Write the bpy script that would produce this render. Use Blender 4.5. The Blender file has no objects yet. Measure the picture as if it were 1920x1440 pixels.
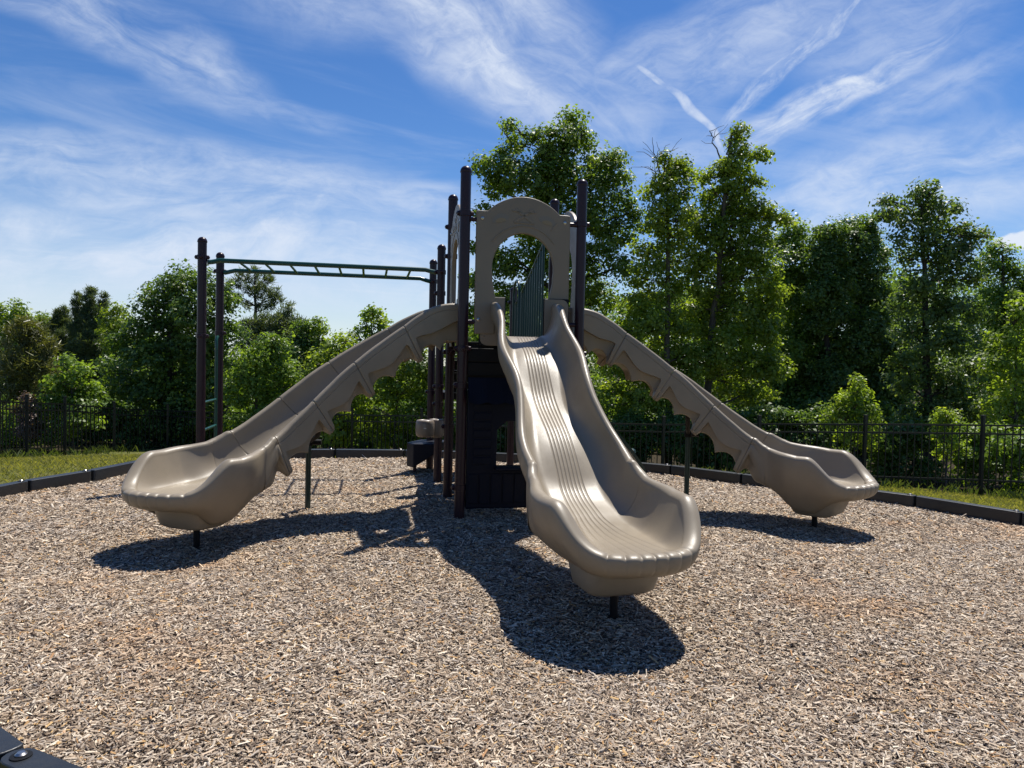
import bpy, bmesh, math, random
import numpy as np
from mathutils import Vector, Matrix

# ------------------------------------------------------------------ camera, sky, sun, exposure
SC = bpy.context.scene
R = math.radians
EYE = 1.33
PITCH, ROLL = -1.65, 1.24
cam_d = bpy.data.cameras.new("camera")
cam = bpy.data.objects.new("camera", cam_d)
SC.collection.objects.link(cam)
cam_d.sensor_width = 36.0
cam_d.lens = 1386.0 / 1920.0 * 36.0
cam_d.clip_start, cam_d.clip_end = 0.05, 2000.0
_p, _r = R(PITCH), R(ROLL)
FWD = np.array([0, math.cos(_p), math.sin(_p)])
_u0 = np.array([0, -math.sin(_p), math.cos(_p)])
_r0 = np.array([1.0, 0, 0])
UP = _u0 * math.cos(_r) - _r0 * math.sin(_r)
RT = _r0 * math.cos(_r) + _u0 * math.sin(_r)
cam.matrix_world = Matrix(((RT[0], UP[0], -FWD[0], 0), (RT[1], UP[1], -FWD[1], 0), (RT[2], UP[2], -FWD[2], EYE), (0, 0, 0, 1)))
SC.camera = cam

SUN_DIR = Vector((0.23, 0.40, 1.0)).normalized()          # towards the sun: behind the structure, a little to the right
sun_d = bpy.data.lights.new("sun", 'SUN')
sun_d.energy, sun_d.angle, sun_d.color = 5.0, R(0.53), (1.0, 0.955, 0.88)
sun = bpy.data.objects.new("sun", sun_d)
SC.collection.objects.link(sun)
sun.rotation_euler = SUN_DIR.to_track_quat('Z', 'Y').to_euler()
SC.view_settings.view_transform = 'Standard'
SC.view_settings.look = 'None'
SC.view_settings.exposure = 0.42
SC.view_settings.gamma = 1.0
SC.cycles.max_bounces = 8
SC.cycles.diffuse_bounces = 3
SC.cycles.transparent_max_bounces = 8
SC.cycles.sample_clamp_indirect = 6.0

world = bpy.data.worlds.new("World")
SC.world = world
world.use_nodes = True


class NT:
    """small node-tree helper"""
    def __init__(s, nt):
        s.nt = nt; s.L = nt.links.new
    def n(s, t, **kw):
        x = s.nt.nodes.new(t)
        for k, v in kw.items(): setattr(x, k, v)
        return x
    def put(s, v, sock):
        if hasattr(v, 'is_output'): s.L(v, sock)
        else: sock.default_value = v
    def m(s, op, a, b=0.0, c=0.0, clamp=False):
        x = s.n('ShaderNodeMath', operation=op, use_clamp=clamp)
        for i, v in enumerate((a, b, c)): s.put(v, x.inputs[i])
        return x.outputs[0]
    def vm(s, op, a, b=(0, 0, 0)):
        x = s.n('ShaderNodeVectorMath', operation=op)
        s.put(a, x.inputs[0]); s.put(b, x.inputs[1])
        return x.outputs[0]
    def xyz(s, x, y, z=0.0):
        c = s.n('ShaderNodeCombineXYZ')
        for i, v in enumerate((x, y, z)): s.put(v, c.inputs[i])
        return c.outputs[0]
    def mix(s, f, a, b, blend='MIX'):
        x = s.n('ShaderNodeMix', data_type='RGBA', blend_type=blend)
        s.put(f, x.inputs[0]); s.put(a, x.inputs[6]); s.put(b, x.inputs[7])
        return x.outputs[2]
    def ss(s, v, a, b, lo=0.0, hi=1.0):
        x = s.n('ShaderNodeMapRange', interpolation_type='SMOOTHSTEP')
        s.put(v, x.inputs[0])
        for i, q in enumerate((a, b, lo, hi)): s.put(q, x.inputs[i + 1])
        return x.outputs[0]
    def noise(s, vec, scale, detail=4.0, rough=0.55, dist=0.0):
        x = s.n('ShaderNodeTexNoise')
        if vec is not None: s.put(vec, x.inputs['Vector'])
        x.inputs['Scale'].default_value = scale; x.inputs['Detail'].default_value = detail
        x.inputs['Roughness'].default_value = rough; x.inputs['Distortion'].default_value = dist
        return x.outputs['Fac']
    def ramp(s, f, stops, interp='LINEAR'):
        x = s.n('ShaderNodeValToRGB'); s.put(f, x.inputs[0])
        e = x.color_ramp.elements; x.color_ramp.interpolation = interp
        while len(e) < len(stops): e.new(0.5)
        for q, (p, c) in zip(e, stops): q.position = p; q.color = (*c, 1)
        return x.outputs[0]


def build_world():
    t = NT(world.node_tree)
    t.nt.nodes.clear()
    sky = t.n('ShaderNodeTexSky', sky_type='NISHITA')
    sky.sun_disc = False
    sky.sun_elevation = math.asin(SUN_DIR.z)
    sky.sun_rotation = math.atan2(SUN_DIR.x, SUN_DIR.y)
    sky.altitude = 200; sky.air_density = 1.0; sky.dust_density = 0.1; sky.ozone_density = 5.0
    geo = t.n('ShaderNodeTexCoord')
    sep = t.n('ShaderNodeSeparateXYZ'); t.L(geo.outputs['Generated'], sep.inputs[0])
    X, Y, Z = sep.outputs
    # direction on the front of the sky as slopes: u to the right, v upwards
    Ys = t.m('MAXIMUM', Y, 0.05)
    u = t.m('DIVIDE', X, Ys); v = t.m('DIVIDE', Z, Ys)
    warp = t.noise(t.xyz(u, v, 1.7), 3.0, 3.0, 0.6)
    warp2 = t.noise(t.xyz(u, v, 9.1), 3.0, 3.0, 0.6)
    u = t.m('ADD', u, t.m('MULTIPLY_ADD', warp, 0.16, -0.08)); v = t.m('ADD', v, t.m('MULTIPLY_ADD', warp2, 0.12, -0.06))
    total = None
    fine = t.noise(t.xyz(t.m('MULTIPLY', u, 1.0), t.m('MULTIPLY', v, 1.6), 6.6), 26.0, 6.0, 0.68, 0.6)
    # cirrus streaks: centre (u, v), half length, half width, slant in degrees, strength, texture scale
    streaks = [(-0.045, 0.455, .19, .085, -38, .85, 1), (0.075, 0.35, .14, .06, -28, .5, 1), (0.265, 0.43, .20, .05, 27, .5, 1),
               (0.365, 0.43, .16, .012, 44, .6, 1), (0.41, 0.372, .16, .026, 28, .85, 1), (0.50, 0.46, .13, .05, 20, .35, 1),
               (-0.53, 0.44, .20, .045, -27, .55, 1), (-0.60, 0.50, .10, .03, -45, .5, 1), (-0.25, 0.50, .25, .06, -12, .38, 1),
               (-0.50, 0.235, .40, .045, -6, .55, 1), (-0.30, 0.20, .30, .030, 4, .5, 1), (-0.45, 0.135, .45, .055, -3, .8, 1),
               (0.54, 0.27, .24, .05, 12, .62, 1), (0.40, 0.21, .14, .045, 22, .5, 1), (0.20, 0.28, .16, .04, 10, .3, 1),
               (0.55, 0.385, .12, .03, 24, .35, 1), (-0.16, 0.13, .22, .05, 8, .5, 1), (-0.35, 0.335, .12, .02, -10, .2, 1)]
    for i, (cu, cv, hl, hw, ang, st, _) in enumerate(streaks):
        hl, hw = hl * 1.12, hw * (1.22 if hw > .03 else 1.0)
        ca, sa = math.cos(R(ang)), math.sin(R(ang))
        du = t.m('SUBTRACT', u, cu); dv = t.m('SUBTRACT', v, cv)
        a = t.m('ADD', t.m('MULTIPLY', du, ca), t.m('MULTIPLY', dv, sa))
        b = t.m('SUBTRACT', t.m('MULTIPLY', dv, ca), t.m('MULTIPLY', du, sa))
        d = t.m('ADD', t.m('POWER', t.m('ABSOLUTE', t.m('DIVIDE', a, hl)), 2.0), t.m('POWER', t.m('ABSOLUTE', t.m('DIVIDE', b, hw)), 2.0))
        g = t.ss(d, 1.7, 0.0)
        k = 0.5 / hw
        nz = t.noise(t.xyz(t.m('MULTIPLY', a, k * 0.28), t.m('MULTIPLY', b, k), i * 3.3), 1.9, 6.0, 0.62, 0.4)
        g = t.m('MULTIPLY', t.m('MULTIPLY', g, t.m('MULTIPLY', t.ss(nz, 0.24, 0.70), t.ss(fine, 0.22, 0.70, 0.55, 1.0))), min(st * 1.16, 1.0))
        total = g if total is None else t.m('MAXIMUM', total, g)
    # the short bright contrail, kinked by the wind
    du = t.m('SUBTRACT', u, 0.225); dv = t.m('SUBTRACT', v, 0.345)
    ca, sa = math.cos(R(-37)), math.sin(R(-37))
    a = t.m('ADD', t.m('MULTIPLY', du, ca), t.m('MULTIPLY', dv, sa)); b = t.m('SUBTRACT', t.m('MULTIPLY', dv, ca), t.m('MULTIPLY', du, sa))
    d = t.m('ADD', t.m('POWER', t.m('ABSOLUTE', t.m('DIVIDE', a, .085)), 4.0), t.m('POWER', t.m('ABSOLUTE', t.m('DIVIDE', b, .0052)), 2.0))
    g = t.m('MULTIPLY', t.ss(d, 1.6, 0.0), t.ss(t.noise(t.xyz(u, v, 4.4), 38, 4, 0.6), 0.25, 0.70, 0.15, 0.75))
    total = t.m('MAXIMUM', total, g)
    # small cumulus low on the right
    du = t.m('DIVIDE', t.m('SUBTRACT', u, 0.70), .045); dv = t.m('DIVIDE', t.m('SUBTRACT', v, 0.192), .020)
    d = t.m('ADD', t.m('POWER', t.m('ABSOLUTE', du), 2.0), t.m('POWER', t.m('ABSOLUTE', dv), 2.0))
    g = t.ss(t.m('ADD', d, t.m('MULTIPLY_ADD', t.noise(t.xyz(u, v, 2.2), 34, 5, 0.6), 1.8, -0.9)), 1.05, 0.55)
    total = t.m('MAXIMUM', total, g)
    # thin veil: fibres over the whole sky and milky air towards the horizon
    zs = t.m('MAXIMUM', Z, 0.04)
    px, py = t.m('DIVIDE', X, zs), t.m('DIVIDE', Y, zs)
    fib = t.noise(t.xyz(t.m('ADD', t.m('MULTIPLY', px, .35), t.m('MULTIPLY', py, .2)), t.m('SUBTRACT', t.m('MULTIPLY', py, .9), t.m('MULTIPLY', px, .5)), 0.3), 1.3, 7.0, 0.63, 0.7)
    veil = t.m('MULTIPLY', t.ss(fib, 0.45, 0.78), t.ss(Y, -0.1, 0.5, 0.05, 0.24))
    total = t.m('ADD', total, t.m('MULTIPLY', veil, t.m('SUBTRACT', 1.0, total)))
    hz = t.m('MULTIPLY', t.m('MULTIPLY', t.ss(Z, 0.25, 0.0), t.ss(Y, -0.2, 0.5, 0.25, 1.0)), t.m('MULTIPLY_ADD', t.ss(X, 0.2, -0.5), 0.34, 0.26))
    total = t.m('ADD', total, t.m('MULTIPLY', hz, t.m('SUBTRACT', 1.0, total)), clamp=True)
    hsv = t.n('ShaderNodeHueSaturation'); hsv.inputs['Saturation'].default_value = 1.22; hsv.inputs['Value'].default_value = 1.06; hsv.inputs['Hue'].default_value = 0.508
    t.L(sky.outputs[0], hsv.inputs['Color'])
    col = t.mix(total, hsv.outputs[0], (7.0, 7.7, 8.9, 1))
    bg = t.n('ShaderNodeBackground'); bg.inputs['Strength'].default_value = 0.080
    t.L(col, bg.inputs['Color'])
    out = t.n('ShaderNodeOutputWorld'); t.L(bg.outputs[0], out.inputs[0])


build_world()


def at(x, y, Y):
    """point at depth Y on the line of sight of photo pixel (x, y)"""
    d = FWD * 1386.0 + RT * (x - 960) - UP * (y - 720)
    d = d / d[1]
    return np.array([0, 0, EYE]) + d * Y


# ------------------------------------------------------------------ materials
MATS = {}


def mat(name, col, rough=0.5, bump=0.0, bscale=60.0, var=0.0, vscale=3.0, spec=0.5, metal=0.0, coat=0.0):
    if name in MATS: return MATS[name]
    m = bpy.data.materials.new(name); m.use_nodes = True
    t = NT(m.node_tree); b = t.nt.nodes['Principled BSDF']
    b.inputs['Roughness'].default_value = rough; b.inputs['Metallic'].default_value = metal
    b.inputs['Specular IOR Level'].default_value = spec; b.inputs['Coat Weight'].default_value = coat
    b.inputs['Coat Roughness'].default_value = 0.12
    co = t.n('ShaderNodeTexCoord').outputs['Object']
    if var > 0:
        f = t.noise(co, vscale, 5.0, 0.6)
        c0 = tuple(c * (1 - var) for c in col); c1 = tuple(min(1, c * (1 + var)) for c in col)
        t.L(t.ramp(f, [(0.3, c0), (0.7, c1)]), b.inputs['Base Color'])
        rr = t.m('MULTIPLY_ADD', t.noise(co, vscale * 6, 3, 0.6), 0.25, rough - 0.12)
        t.L(rr, b.inputs['Roughness'])
    else:
        b.inputs['Base Color'].default_value = (*col, 1)
    if bump > 0:
        bn = t.n('ShaderNodeBump'); bn.inputs['Strength'].default_value = bump; bn.inputs['Distance'].default_value = 0.004
        t.L(t.noise(co, bscale, 3.0, 0.6), bn.inputs['Height']); t.L(bn.outputs[0], b.inputs['Normal'])
    MATS[name] = m
    return m


TAN = mat('tan rotomoulded plastic', (0.246, 0.203, 0.146), 0.40, 0.12, 320, 0.09, 3.1, spec=0.38)
PANEL = mat('taupe sheet plastic', (0.205, 0.165, 0.120), 0.45, 0.10, 300, 0.05, 2.5, spec=0.35)
BROWN = mat('dark brown powder coat', (0.025, 0.0105, 0.0165), 0.32, 0.0, 200, 0.0, 5.0, spec=0.28)
GREEN = mat('green powder coat', (0.005, 0.055, 0.040), 0.28, 0.0, 200, 0.0, 5.0)
DKGREEN = mat('dark green powder coat', (0.006, 0.030, 0.024), 0.34, 0.0, 200, 0.0, 5.0)
PIPE = mat('deep green powder coat', (0.004, 0.034, 0.028), 0.32, 0.0, 200, 0.0, 5.0, spec=0.4)
NAVY = mat('navy rotomoulded plastic', (0.0026, 0.0042, 0.012), 0.5, 0.1, 260, 0.08, 3.0, spec=0.18)
BLACKV = mat('black vinyl coating', (0.005, 0.005, 0.006), 0.55, 0.1, 200, 0.1, 6.0, spec=0.2)
STEEL = mat('bolt steel', (0.45, 0.43, 0.41), 0.3, metal=1.0)
DRUM = mat('taupe drum plastic', (0.20, 0.165, 0.135), 0.36, 0.1, 260, 0.08, 4.0)
TIMBER = mat('black recycled plastic', (0.014, 0.0165, 0.020), 0.42, 0.18, 120, 0.18, 9.0)
FENCE = mat('black fence coating', (0.006, 0.0065, 0.007), 0.38, 0.0, 100, 0.0, 6.0, spec=0.4)
DECAL = mat('pale sticker', (0.6, 0.58, 0.54), 0.5)
OCHRE = mat('ochre inlay', (0.225, 0.168, 0.095), 0.5)
SLATE = mat('slate inlay', (0.175, 0.150, 0.122), 0.5)


def bark(name, col):
    if name in MATS: return MATS[name]
    m = bpy.data.materials.new(name); m.use_nodes = True
    t = NT(m.node_tree); b = t.nt.nodes['Principled BSDF']; b.inputs['Roughness'].default_value = 0.9
    co = t.n('ShaderNodeTexCoord').outputs['Object']
    st = t.vm('MULTIPLY', co, (9, 9, 1.6))
    f = t.noise(st, 2.2, 5, 0.65)
    t.L(t.ramp(f, [(0.3, tuple(c * .45 for c in col)), (0.7, tuple(c * 1.35 for c in col))]), b.inputs['Base Color'])
    bn = t.n('ShaderNodeBump'); bn.inputs['Strength'].default_value = 0.6; bn.inputs['Distance'].default_value = 0.03
    t.L(f, bn.inputs['Height']); t.L(bn.outputs[0], b.inputs['Normal'])
    MATS[name] = m
    return m


BARK = bark('grey brown bark', (0.09, 0.075, 0.06))
BARKD = bark('dark bark', (0.035, 0.028, 0.022))
DEADWOOD = bark('bleached dead stem', (0.22, 0.19, 0.16))


def leaf(name, dark, light, trans=0.4, yellow=None):
    if name in MATS: return MATS[name]
    m = bpy.data.materials.new(name); m.use_nodes = True
    t = NT(m.node_tree); t.nt.nodes.clear()
    g = t.n('ShaderNodeNewGeometry')
    oi = t.n('ShaderNodeTexCoord').outputs['Object']
    pat = t.noise(oi, 1.5, 3, 0.6)
    f = t.m('ADD', t.m('MULTIPLY', g.outputs['Random Per Island'], 0.5), t.m('MULTIPLY_ADD', pat, 1.3, -0.38), clamp=True)
    stops = [(0.1, dark), (0.75, light)]
    if yellow: stops.append((1.0, yellow))
    c = t.ramp(f, stops)
    pb = t.n('ShaderNodeBsdfPrincipled'); t.L(c, pb.inputs['Base Color'])
    pb.inputs['Roughness'].default_value = 0.42; pb.inputs['Specular IOR Level'].default_value = 0.45
    tr = t.n('ShaderNodeBsdfTranslucent')
    tc = t.mix(1.0, c, (1.65, 1.65, 0.55, 1), 'MULTIPLY'); t.L(tc, tr.inputs['Color'])
    mx = t.n('ShaderNodeMixShader'); mx.inputs[0].default_value = min(trans + .05, .6)
    t.L(pb.outputs[0], mx.inputs[1]); t.L(tr.outputs[0], mx.inputs[2])
    o = t.n('ShaderNodeOutputMaterial'); t.L(mx.outputs[0], o.inputs[0])
    MATS[name] = m
    return m


L_OAK = leaf('oak leaves', (0.070, 0.122, 0.027), (0.189, 0.271, 0.050), 0.45, (0.325, 0.373, 0.074))
L_POP = leaf('poplar leaves', (0.098, 0.154, 0.026), (0.242, 0.314, 0.050), 0.48, (0.389, 0.410, 0.073))
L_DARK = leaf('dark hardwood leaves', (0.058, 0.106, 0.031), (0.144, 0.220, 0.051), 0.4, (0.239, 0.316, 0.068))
L_MID = leaf('mid green leaves', (0.081, 0.139, 0.028), (0.201, 0.294, 0.054), 0.45, (0.334, 0.397, 0.079))
L_LIGHT = leaf('light green leaves', (0.108, 0.176, 0.028), (0.258, 0.342, 0.055), 0.5, (0.394, 0.417, 0.076))
L_PINE = leaf('pine needles', (0.062, 0.092, 0.043), (0.140, 0.177, 0.073), 0.3, (0.196, 0.212, 0.091))
L_RUST = leaf('dry brown twigs', (0.10, 0.06, 0.04), (0.20, 0.13, 0.09), 0.2)
L_GRASS = leaf('lawn blades', (0.13, 0.14, 0.035), (0.28, 0.265, 0.085), 0.4, (0.46, 0.38, 0.18))
L_WEED = leaf('weed leaves', (0.042, 0.066, 0.020), (0.100, 0.130, 0.040), 0.4, (0.19, 0.18, 0.07))


# ------------------------------------------------------------------ object helpers
def mesh_np(name, V, F, m, parent=None, smooth=False, fsize=4):
    """numpy verts (n,3) and faces (k,fsize) to a linked mesh object"""
    me = bpy.data.meshes.new(name)
    V = np.ascontiguousarray(V, dtype=np.float32); F = np.ascontiguousarray(F, dtype=np.int32)
    me.vertices.add(len(V)); me.vertices.foreach_set('co', V.ravel())
    me.loops.add(F.size); me.loops.foreach_set('vertex_index', F.ravel())
    k = len(F)
    me.polygons.add(k); me.polygons.foreach_set('loop_start', np.arange(k, dtype=np.int32) * fsize)
    try: me.polygons.foreach_set('loop_total', np.full(k, fsize, dtype=np.int32))
    except Exception: pass
    if smooth: me.polygons.foreach_set('use_smooth', np.ones(k, dtype=bool))
    me.update(calc_edges=True); me.validate()
    if m: me.materials.append(m)
    return link(name, me, parent)


def link(name, me, parent=None):
    o = bpy.data.objects.new(name, me); SC.collection.objects.link(o)
    if parent is not None:
        o.parent = parent
        o.matrix_parent_inverse = WORLD[parent.name].inverted()
    WORLD[o.name] = Matrix.Identity(4)
    return o


WORLD = {}


def empty(name, loc=(0, 0, 0), parent=None):
    o = bpy.data.objects.new(name, None); SC.collection.objects.link(o)
    o.empty_display_size = 0.2
    if parent is not None:
        o.parent = parent; o.matrix_parent_inverse = WORLD[parent.name].inverted()
    o.location = loc
    WORLD[o.name] = Matrix.Translation(loc)
    return o


def tag(o, label=None, cat=None, group=None, kind=None):
    for k, v in (('label', label), ('category', cat), ('group', group), ('kind', kind)):
        if v: o[k] = v
    return o


class MB:
    """mixed-face mesh collector"""
    def __init__(s): s.v = []; s.f = []
    def add(s, V, F):
        b = len(s.v); s.v += [tuple(map(float, p)) for p in V]; s.f += [tuple(i + b for i in f) for f in F]
    def box(s, c, size, rz=0.0, tilt=None):
        hx, hy, hz = (q / 2 for q in size)
        P = [(-hx, -hy, -hz), (hx, -hy, -hz), (hx, hy, -hz), (-hx, hy, -hz), (-hx, -hy, hz), (hx, -hy, hz), (hx, hy, hz), (-hx, hy, hz)]
        M = Matrix.Rotation(rz, 4, 'Z')
        if tilt is not None: M = M @ tilt
        s.add([Vector(c) + M @ Vector(p) for p in P], [(0, 3, 2, 1), (4, 5, 6, 7), (0, 1, 5, 4), (1, 2, 6, 5), (2, 3, 7, 6), (3, 0, 4, 7)])
    def tube(s, pts, r, n=12, cap=True):
        pts = [Vector(p) for p in pts]
        rs = r if isinstance(r, (list, tuple)) else [r] * len(pts)
        V, F = [], []
        prev = None
        for i, p in enumerate(pts):
            d = (pts[min(i + 1, len(pts) - 1)] - pts[max(i - 1, 0)]).normalized()
            a = Vector((0, 0, 1)) if abs(d.z) < 0.9 else Vector((1, 0, 0))
            if prev is not None and (prev - d * prev.dot(d)).length > 0.1: a = prev
            e1 = (a - d * a.dot(d)).normalized(); e2 = d.cross(e1); prev = e1
            V += [p + (e1 * math.cos(2 * math.pi * k / n) + e2 * math.sin(2 * math.pi * k / n)) * rs[i] for k in range(n)]
        for i in range(len(pts) - 1):
            for k in range(n):
                a, b = i * n + k, i * n + (k + 1) % n
                F.append((a, b, b + n, a + n))
        if cap: F += [tuple(reversed(range(n))), tuple(range((len(pts) - 1) * n, len(pts) * n))]
        s.add(V, F)
    def lathe(s, c, prof, n=24, axis='Z'):
        V, F = [], []
        for r, z in prof:
            for k in range(n):
                a = 2 * math.pi * k / n
                p = Vector((r * math.cos(a), r * math.sin(a), z))
                if axis == 'X': p = Vector((p.z, p.x, p.y))
                elif axis == 'Y': p = Vector((p.y, p.z, p.x))
                V.append(Vector(c) + p)
        for i in range(len(prof) - 1):
            for k in range(n):
                a, b = i * n + k, i * n + (k + 1) % n
                F.append((a, b, b + n, a + n))
        F += [tuple(reversed(range(n))), tuple(range((len(prof) - 1) * n, len(prof) * n))]
        s.add(V, F)
    def build(s, name, m, parent=None, bevel=0.0, seg=2, smooth=False, angle=35):
        me = bpy.data.meshes.new(name); me.from_pydata(s.v, [], s.f)
        bm = bmesh.new(); bm.from_mesh(me); bmesh.ops.recalc_face_normals(bm, faces=bm.faces)
        if smooth:
            for f in bm.faces: f.smooth = True
            for e in bm.edges:
                if len(e.link_faces) == 2 and e.calc_face_angle(0) > R(angle): e.smooth = False
        bm.to_mesh(me); bm.free()
        if m: me.materials.append(m)
        o = link(name, me, parent)
        if bevel > 0:
            b = o.modifiers.new('edge', 'BEVEL'); b.width = bevel; b.segments = seg; b.limit_method = 'ANGLE'; b.angle_limit = R(30)
            b.harden_normals = False
        return o


# ------------------------------------------------------------------ terrain
# joints of the plastic border timbers round the wood chips, anticlockwise as seen from above
BORDER = [(4.75, 5.6), (4.51, 6.44), (3.98, 7.19), (3.32, 7.81), (2.66, 8.42), (1.98, 9.02), (1.2, 9.42), (0.36, 9.76), (-0.52, 9.95), (-1.43, 10.0),
          (-2.35, 9.9), (-3.24, 9.72), (-3.92, 9.28), (-4.23, 8.59), (-4.37, 7.66), (-4.58, 6.97), (-4.70, 6.1), (-4.62, 5.2)]
NEAR_L = [(-3.05, 3.40), (-2.30, 2.772), (-1.503, 2.210), (-0.69, 1.816), (0.178, 1.548)]
OUTL = BORDER + [(-4.2, 4.4), (-3.65, 3.9)] + NEAR_L + [(1.3, 1.5), (2.5, 1.75), (3.6, 2.7), (4.4, 4.1)]
_oc = np.array([0.0, 6.0])
_oa = np.array([math.atan2(p[1] - 6.0, p[0]) for p in OUTL]); _or = np.array([math.hypot(p[0], p[1] - 6.0) for p in OUTL])
_o = np.argsort(_oa); _oa, _or = _oa[_o], _or[_o]
_oa = np.concatenate([[_oa[-1] - 2 * math.pi], _oa, [_oa[0] + 2 * math.pi]]); _or = np.concatenate([[_or[-1]], _or, [_or[0]]])


def beyond(x, y):
    """metres outside the border (negative inside the chips)"""
    x, y = np.asarray(x, float), np.asarray(y, float)
    return np.hypot(x, y - 6.0) - np.interp(np.arctan2(y - 6.0, x), _oa, _or)


def ground_z(x, y):
    d = beyond(x, y)
    ph = np.degrees(np.arctan2(np.asarray(y, float) - 6.0, np.asarray(x, float)))
    k = np.interp(ph, [-180, -60, 10, 40, 75, 100, 125, 140, 180], [.03, .02, .10, .118, .155, .145, .112, .097, .03])
    dd = np.clip(d - 0.15, 0, None)
    return np.where(d < -0.06, -0.45, -0.045 - k * np.where(dd < 9, dd, 9 + (dd - 9) * 0.25) * 0.96)


def chip_z(x, y):
    """surface of the chips: nearly flat, kicked out below the slide exits"""
    x, y = np.asarray(x, float), np.asarray(y, float)
    z = 0.012 * np.sin(x * 1.9 + .6) * np.sin(y * 1.6 + 1.1)
    for cx, cy, r, d in ((.62, 3.45, .62, .115), (-2.45, 4.95, .66, .085), (2.85, 5.95, .55, .045)):
        z = z - d * np.exp(-((x - cx) ** 2 + (y - cy) ** 2) / (2 * r * r))
    return z


rng = np.random.default_rng(7)


def build_ground():
    # one sheet to the horizon, fine near the playground
    a = np.concatenate([np.linspace(-300, -40, 14), np.linspace(-34, 34, 69), np.linspace(40, 300, 14)])
    b = np.concatenate([np.linspace(-60, -12, 5), np.linspace(-8, 34, 64), np.linspace(40, 520, 18)])
    Xg, Yg = np.meshgrid(a, b)
    Zg = np.maximum(ground_z(Xg, Yg), -2.2)
    n, m = Xg.shape
    V = np.stack([Xg.ravel(), Yg.ravel(), Zg.ravel()], 1)
    i = np.arange(n * m).reshape(n, m)
    F = np.stack([i[:-1, :-1], i[:-1, 1:], i[1:, 1:], i[1:, :-1]], -1).reshape(-1, 4)
    mt = bpy.data.materials.new('lawn and forest soil'); mt.use_nodes = True
    t = NT(mt.node_tree); bs = t.nt.nodes['Principled BSDF']; bs.inputs['Roughness'].default_value = 0.95
    bs.inputs['Specular IOR Level'].default_value = 0.1
    co = t.n('ShaderNodeTexCoord').outputs['Object']
    n1 = t.noise(co, 1.1, 5, 0.65); n2 = t.noise(co, 22, 5, 0.7)
    c = t.ramp(t.m('ADD', t.m('MULTIPLY', n1, .6), t.m('MULTIPLY', n2, .4)), [(0.35, (0.060, 0.078, 0.018)), (0.5, (0.115, 0.125, 0.032)), (0.66, (0.20, 0.165, 0.075))])
    sp = t.n('ShaderNodeSeparateXYZ'); t.L(co, sp.inputs[0])
    wood = t.m('MAXIMUM', t.ss(t.m('ADD', t.m('MULTIPLY', sp.outputs[0], .4), sp.outputs[1]), 16.2, 16.8), t.ss(sp.outputs[0], -10.0, -10.6))
    litter = t.ramp(n2, [(0.35, (0.022, 0.018, 0.010)), (0.65, (0.060, 0.046, 0.028))])
    c = t.mix(wood, c, litter)
    t.L(c, bs.inputs['Base Color'])
    bn = t.n('ShaderNodeBump'); bn.inputs['Strength'].default_value = 0.8; bn.inputs['Distance'].default_value = 0.05
    t.L(n2, bn.inputs['Height']); t.L(bn.outputs[0], bs.inputs['Normal'])
    o = mesh_np('ground', V, F, mt, smooth=True)
    tag(o, kind='structure')
    # chip bed: fan of rings inside the border
    ang = np.linspace(-math.pi, math.pi, 97)[:-1]
    rr = np.interp(ang, _oa, _or) - 0.03
    rings = list(np.linspace(0, 1, 34))
    V = [(0, 6.0, float(chip_z(0, 6.0)))]
    for q in rings[1:]:
        for A, r_ in zip(ang, rr): V.append((r_ * q * math.cos(A), 6.0 + r_ * q * math.sin(A), float(chip_z(r_ * q * math.cos(A), 6.0 + r_ * q * math.sin(A)))))
    k = len(ang)
    mb = MB(); F = [(0, 1 + j, 1 + (j + 1) % k) for j in range(k)]
    for q in range(len(rings) - 2):
        for j in range(k):
            a0, a1 = 1 + q * k + j, 1 + q * k + (j + 1) % k
            F.append((a0, a0 + k, a1 + k, a1))
    mb.add(V, F)
    mt = bpy.data.materials.new('wood chip bed'); mt.use_nodes = True
    t = NT(mt.node_tree); bs = t.nt.nodes['Principled BSDF']; bs.inputs['Roughness'].default_value = 0.9
    bs.inputs['Specular IOR Level'].default_value = 0.15
    co = t.n('ShaderNodeTexCoord').outputs['Object']
    vo = t.n('ShaderNodeTexVoronoi'); vo.inputs['Scale'].default_value = 46
    wob = t.n('ShaderNodeTexNoise'); wob.inputs['Scale'].default_value = 30; t.L(co, wob.inputs['Vector'])
    t.L(t.vm('ADD', t.vm('MULTIPLY', co, (1, 1.6, 1)), t.vm('MULTIPLY', wob.outputs['Color'], (.03, .03, 0))), vo.inputs['Vector'])
    sx = t.n('ShaderNodeSeparateXYZ'); t.L(vo.outputs['Color'], sx.inputs[0])
    c = t.ramp(sx.outputs[0], [(0.0, (0.045, 0.034, 0.026)), (0.5, (0.14, 0.11, 0.085)), (0.85, (0.26, 0.21, 0.16)), (1.0, (0.34, 0.29, 0.23))])
    t.L(c, bs.inputs['Base Color'])
    bn = t.n('ShaderNodeBump'); bn.inputs['Strength'].default_value = 1.0; bn.inputs['Distance'].default_value = 0.02
    t.L(vo.outputs['Distance'], bn.inputs['Height']); t.L(bn.outputs[0], bs.inputs['Normal'])
    o = mb.build('chip_bed', mt, smooth=True)
    tag(o, kind='structure')


build_ground()


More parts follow.
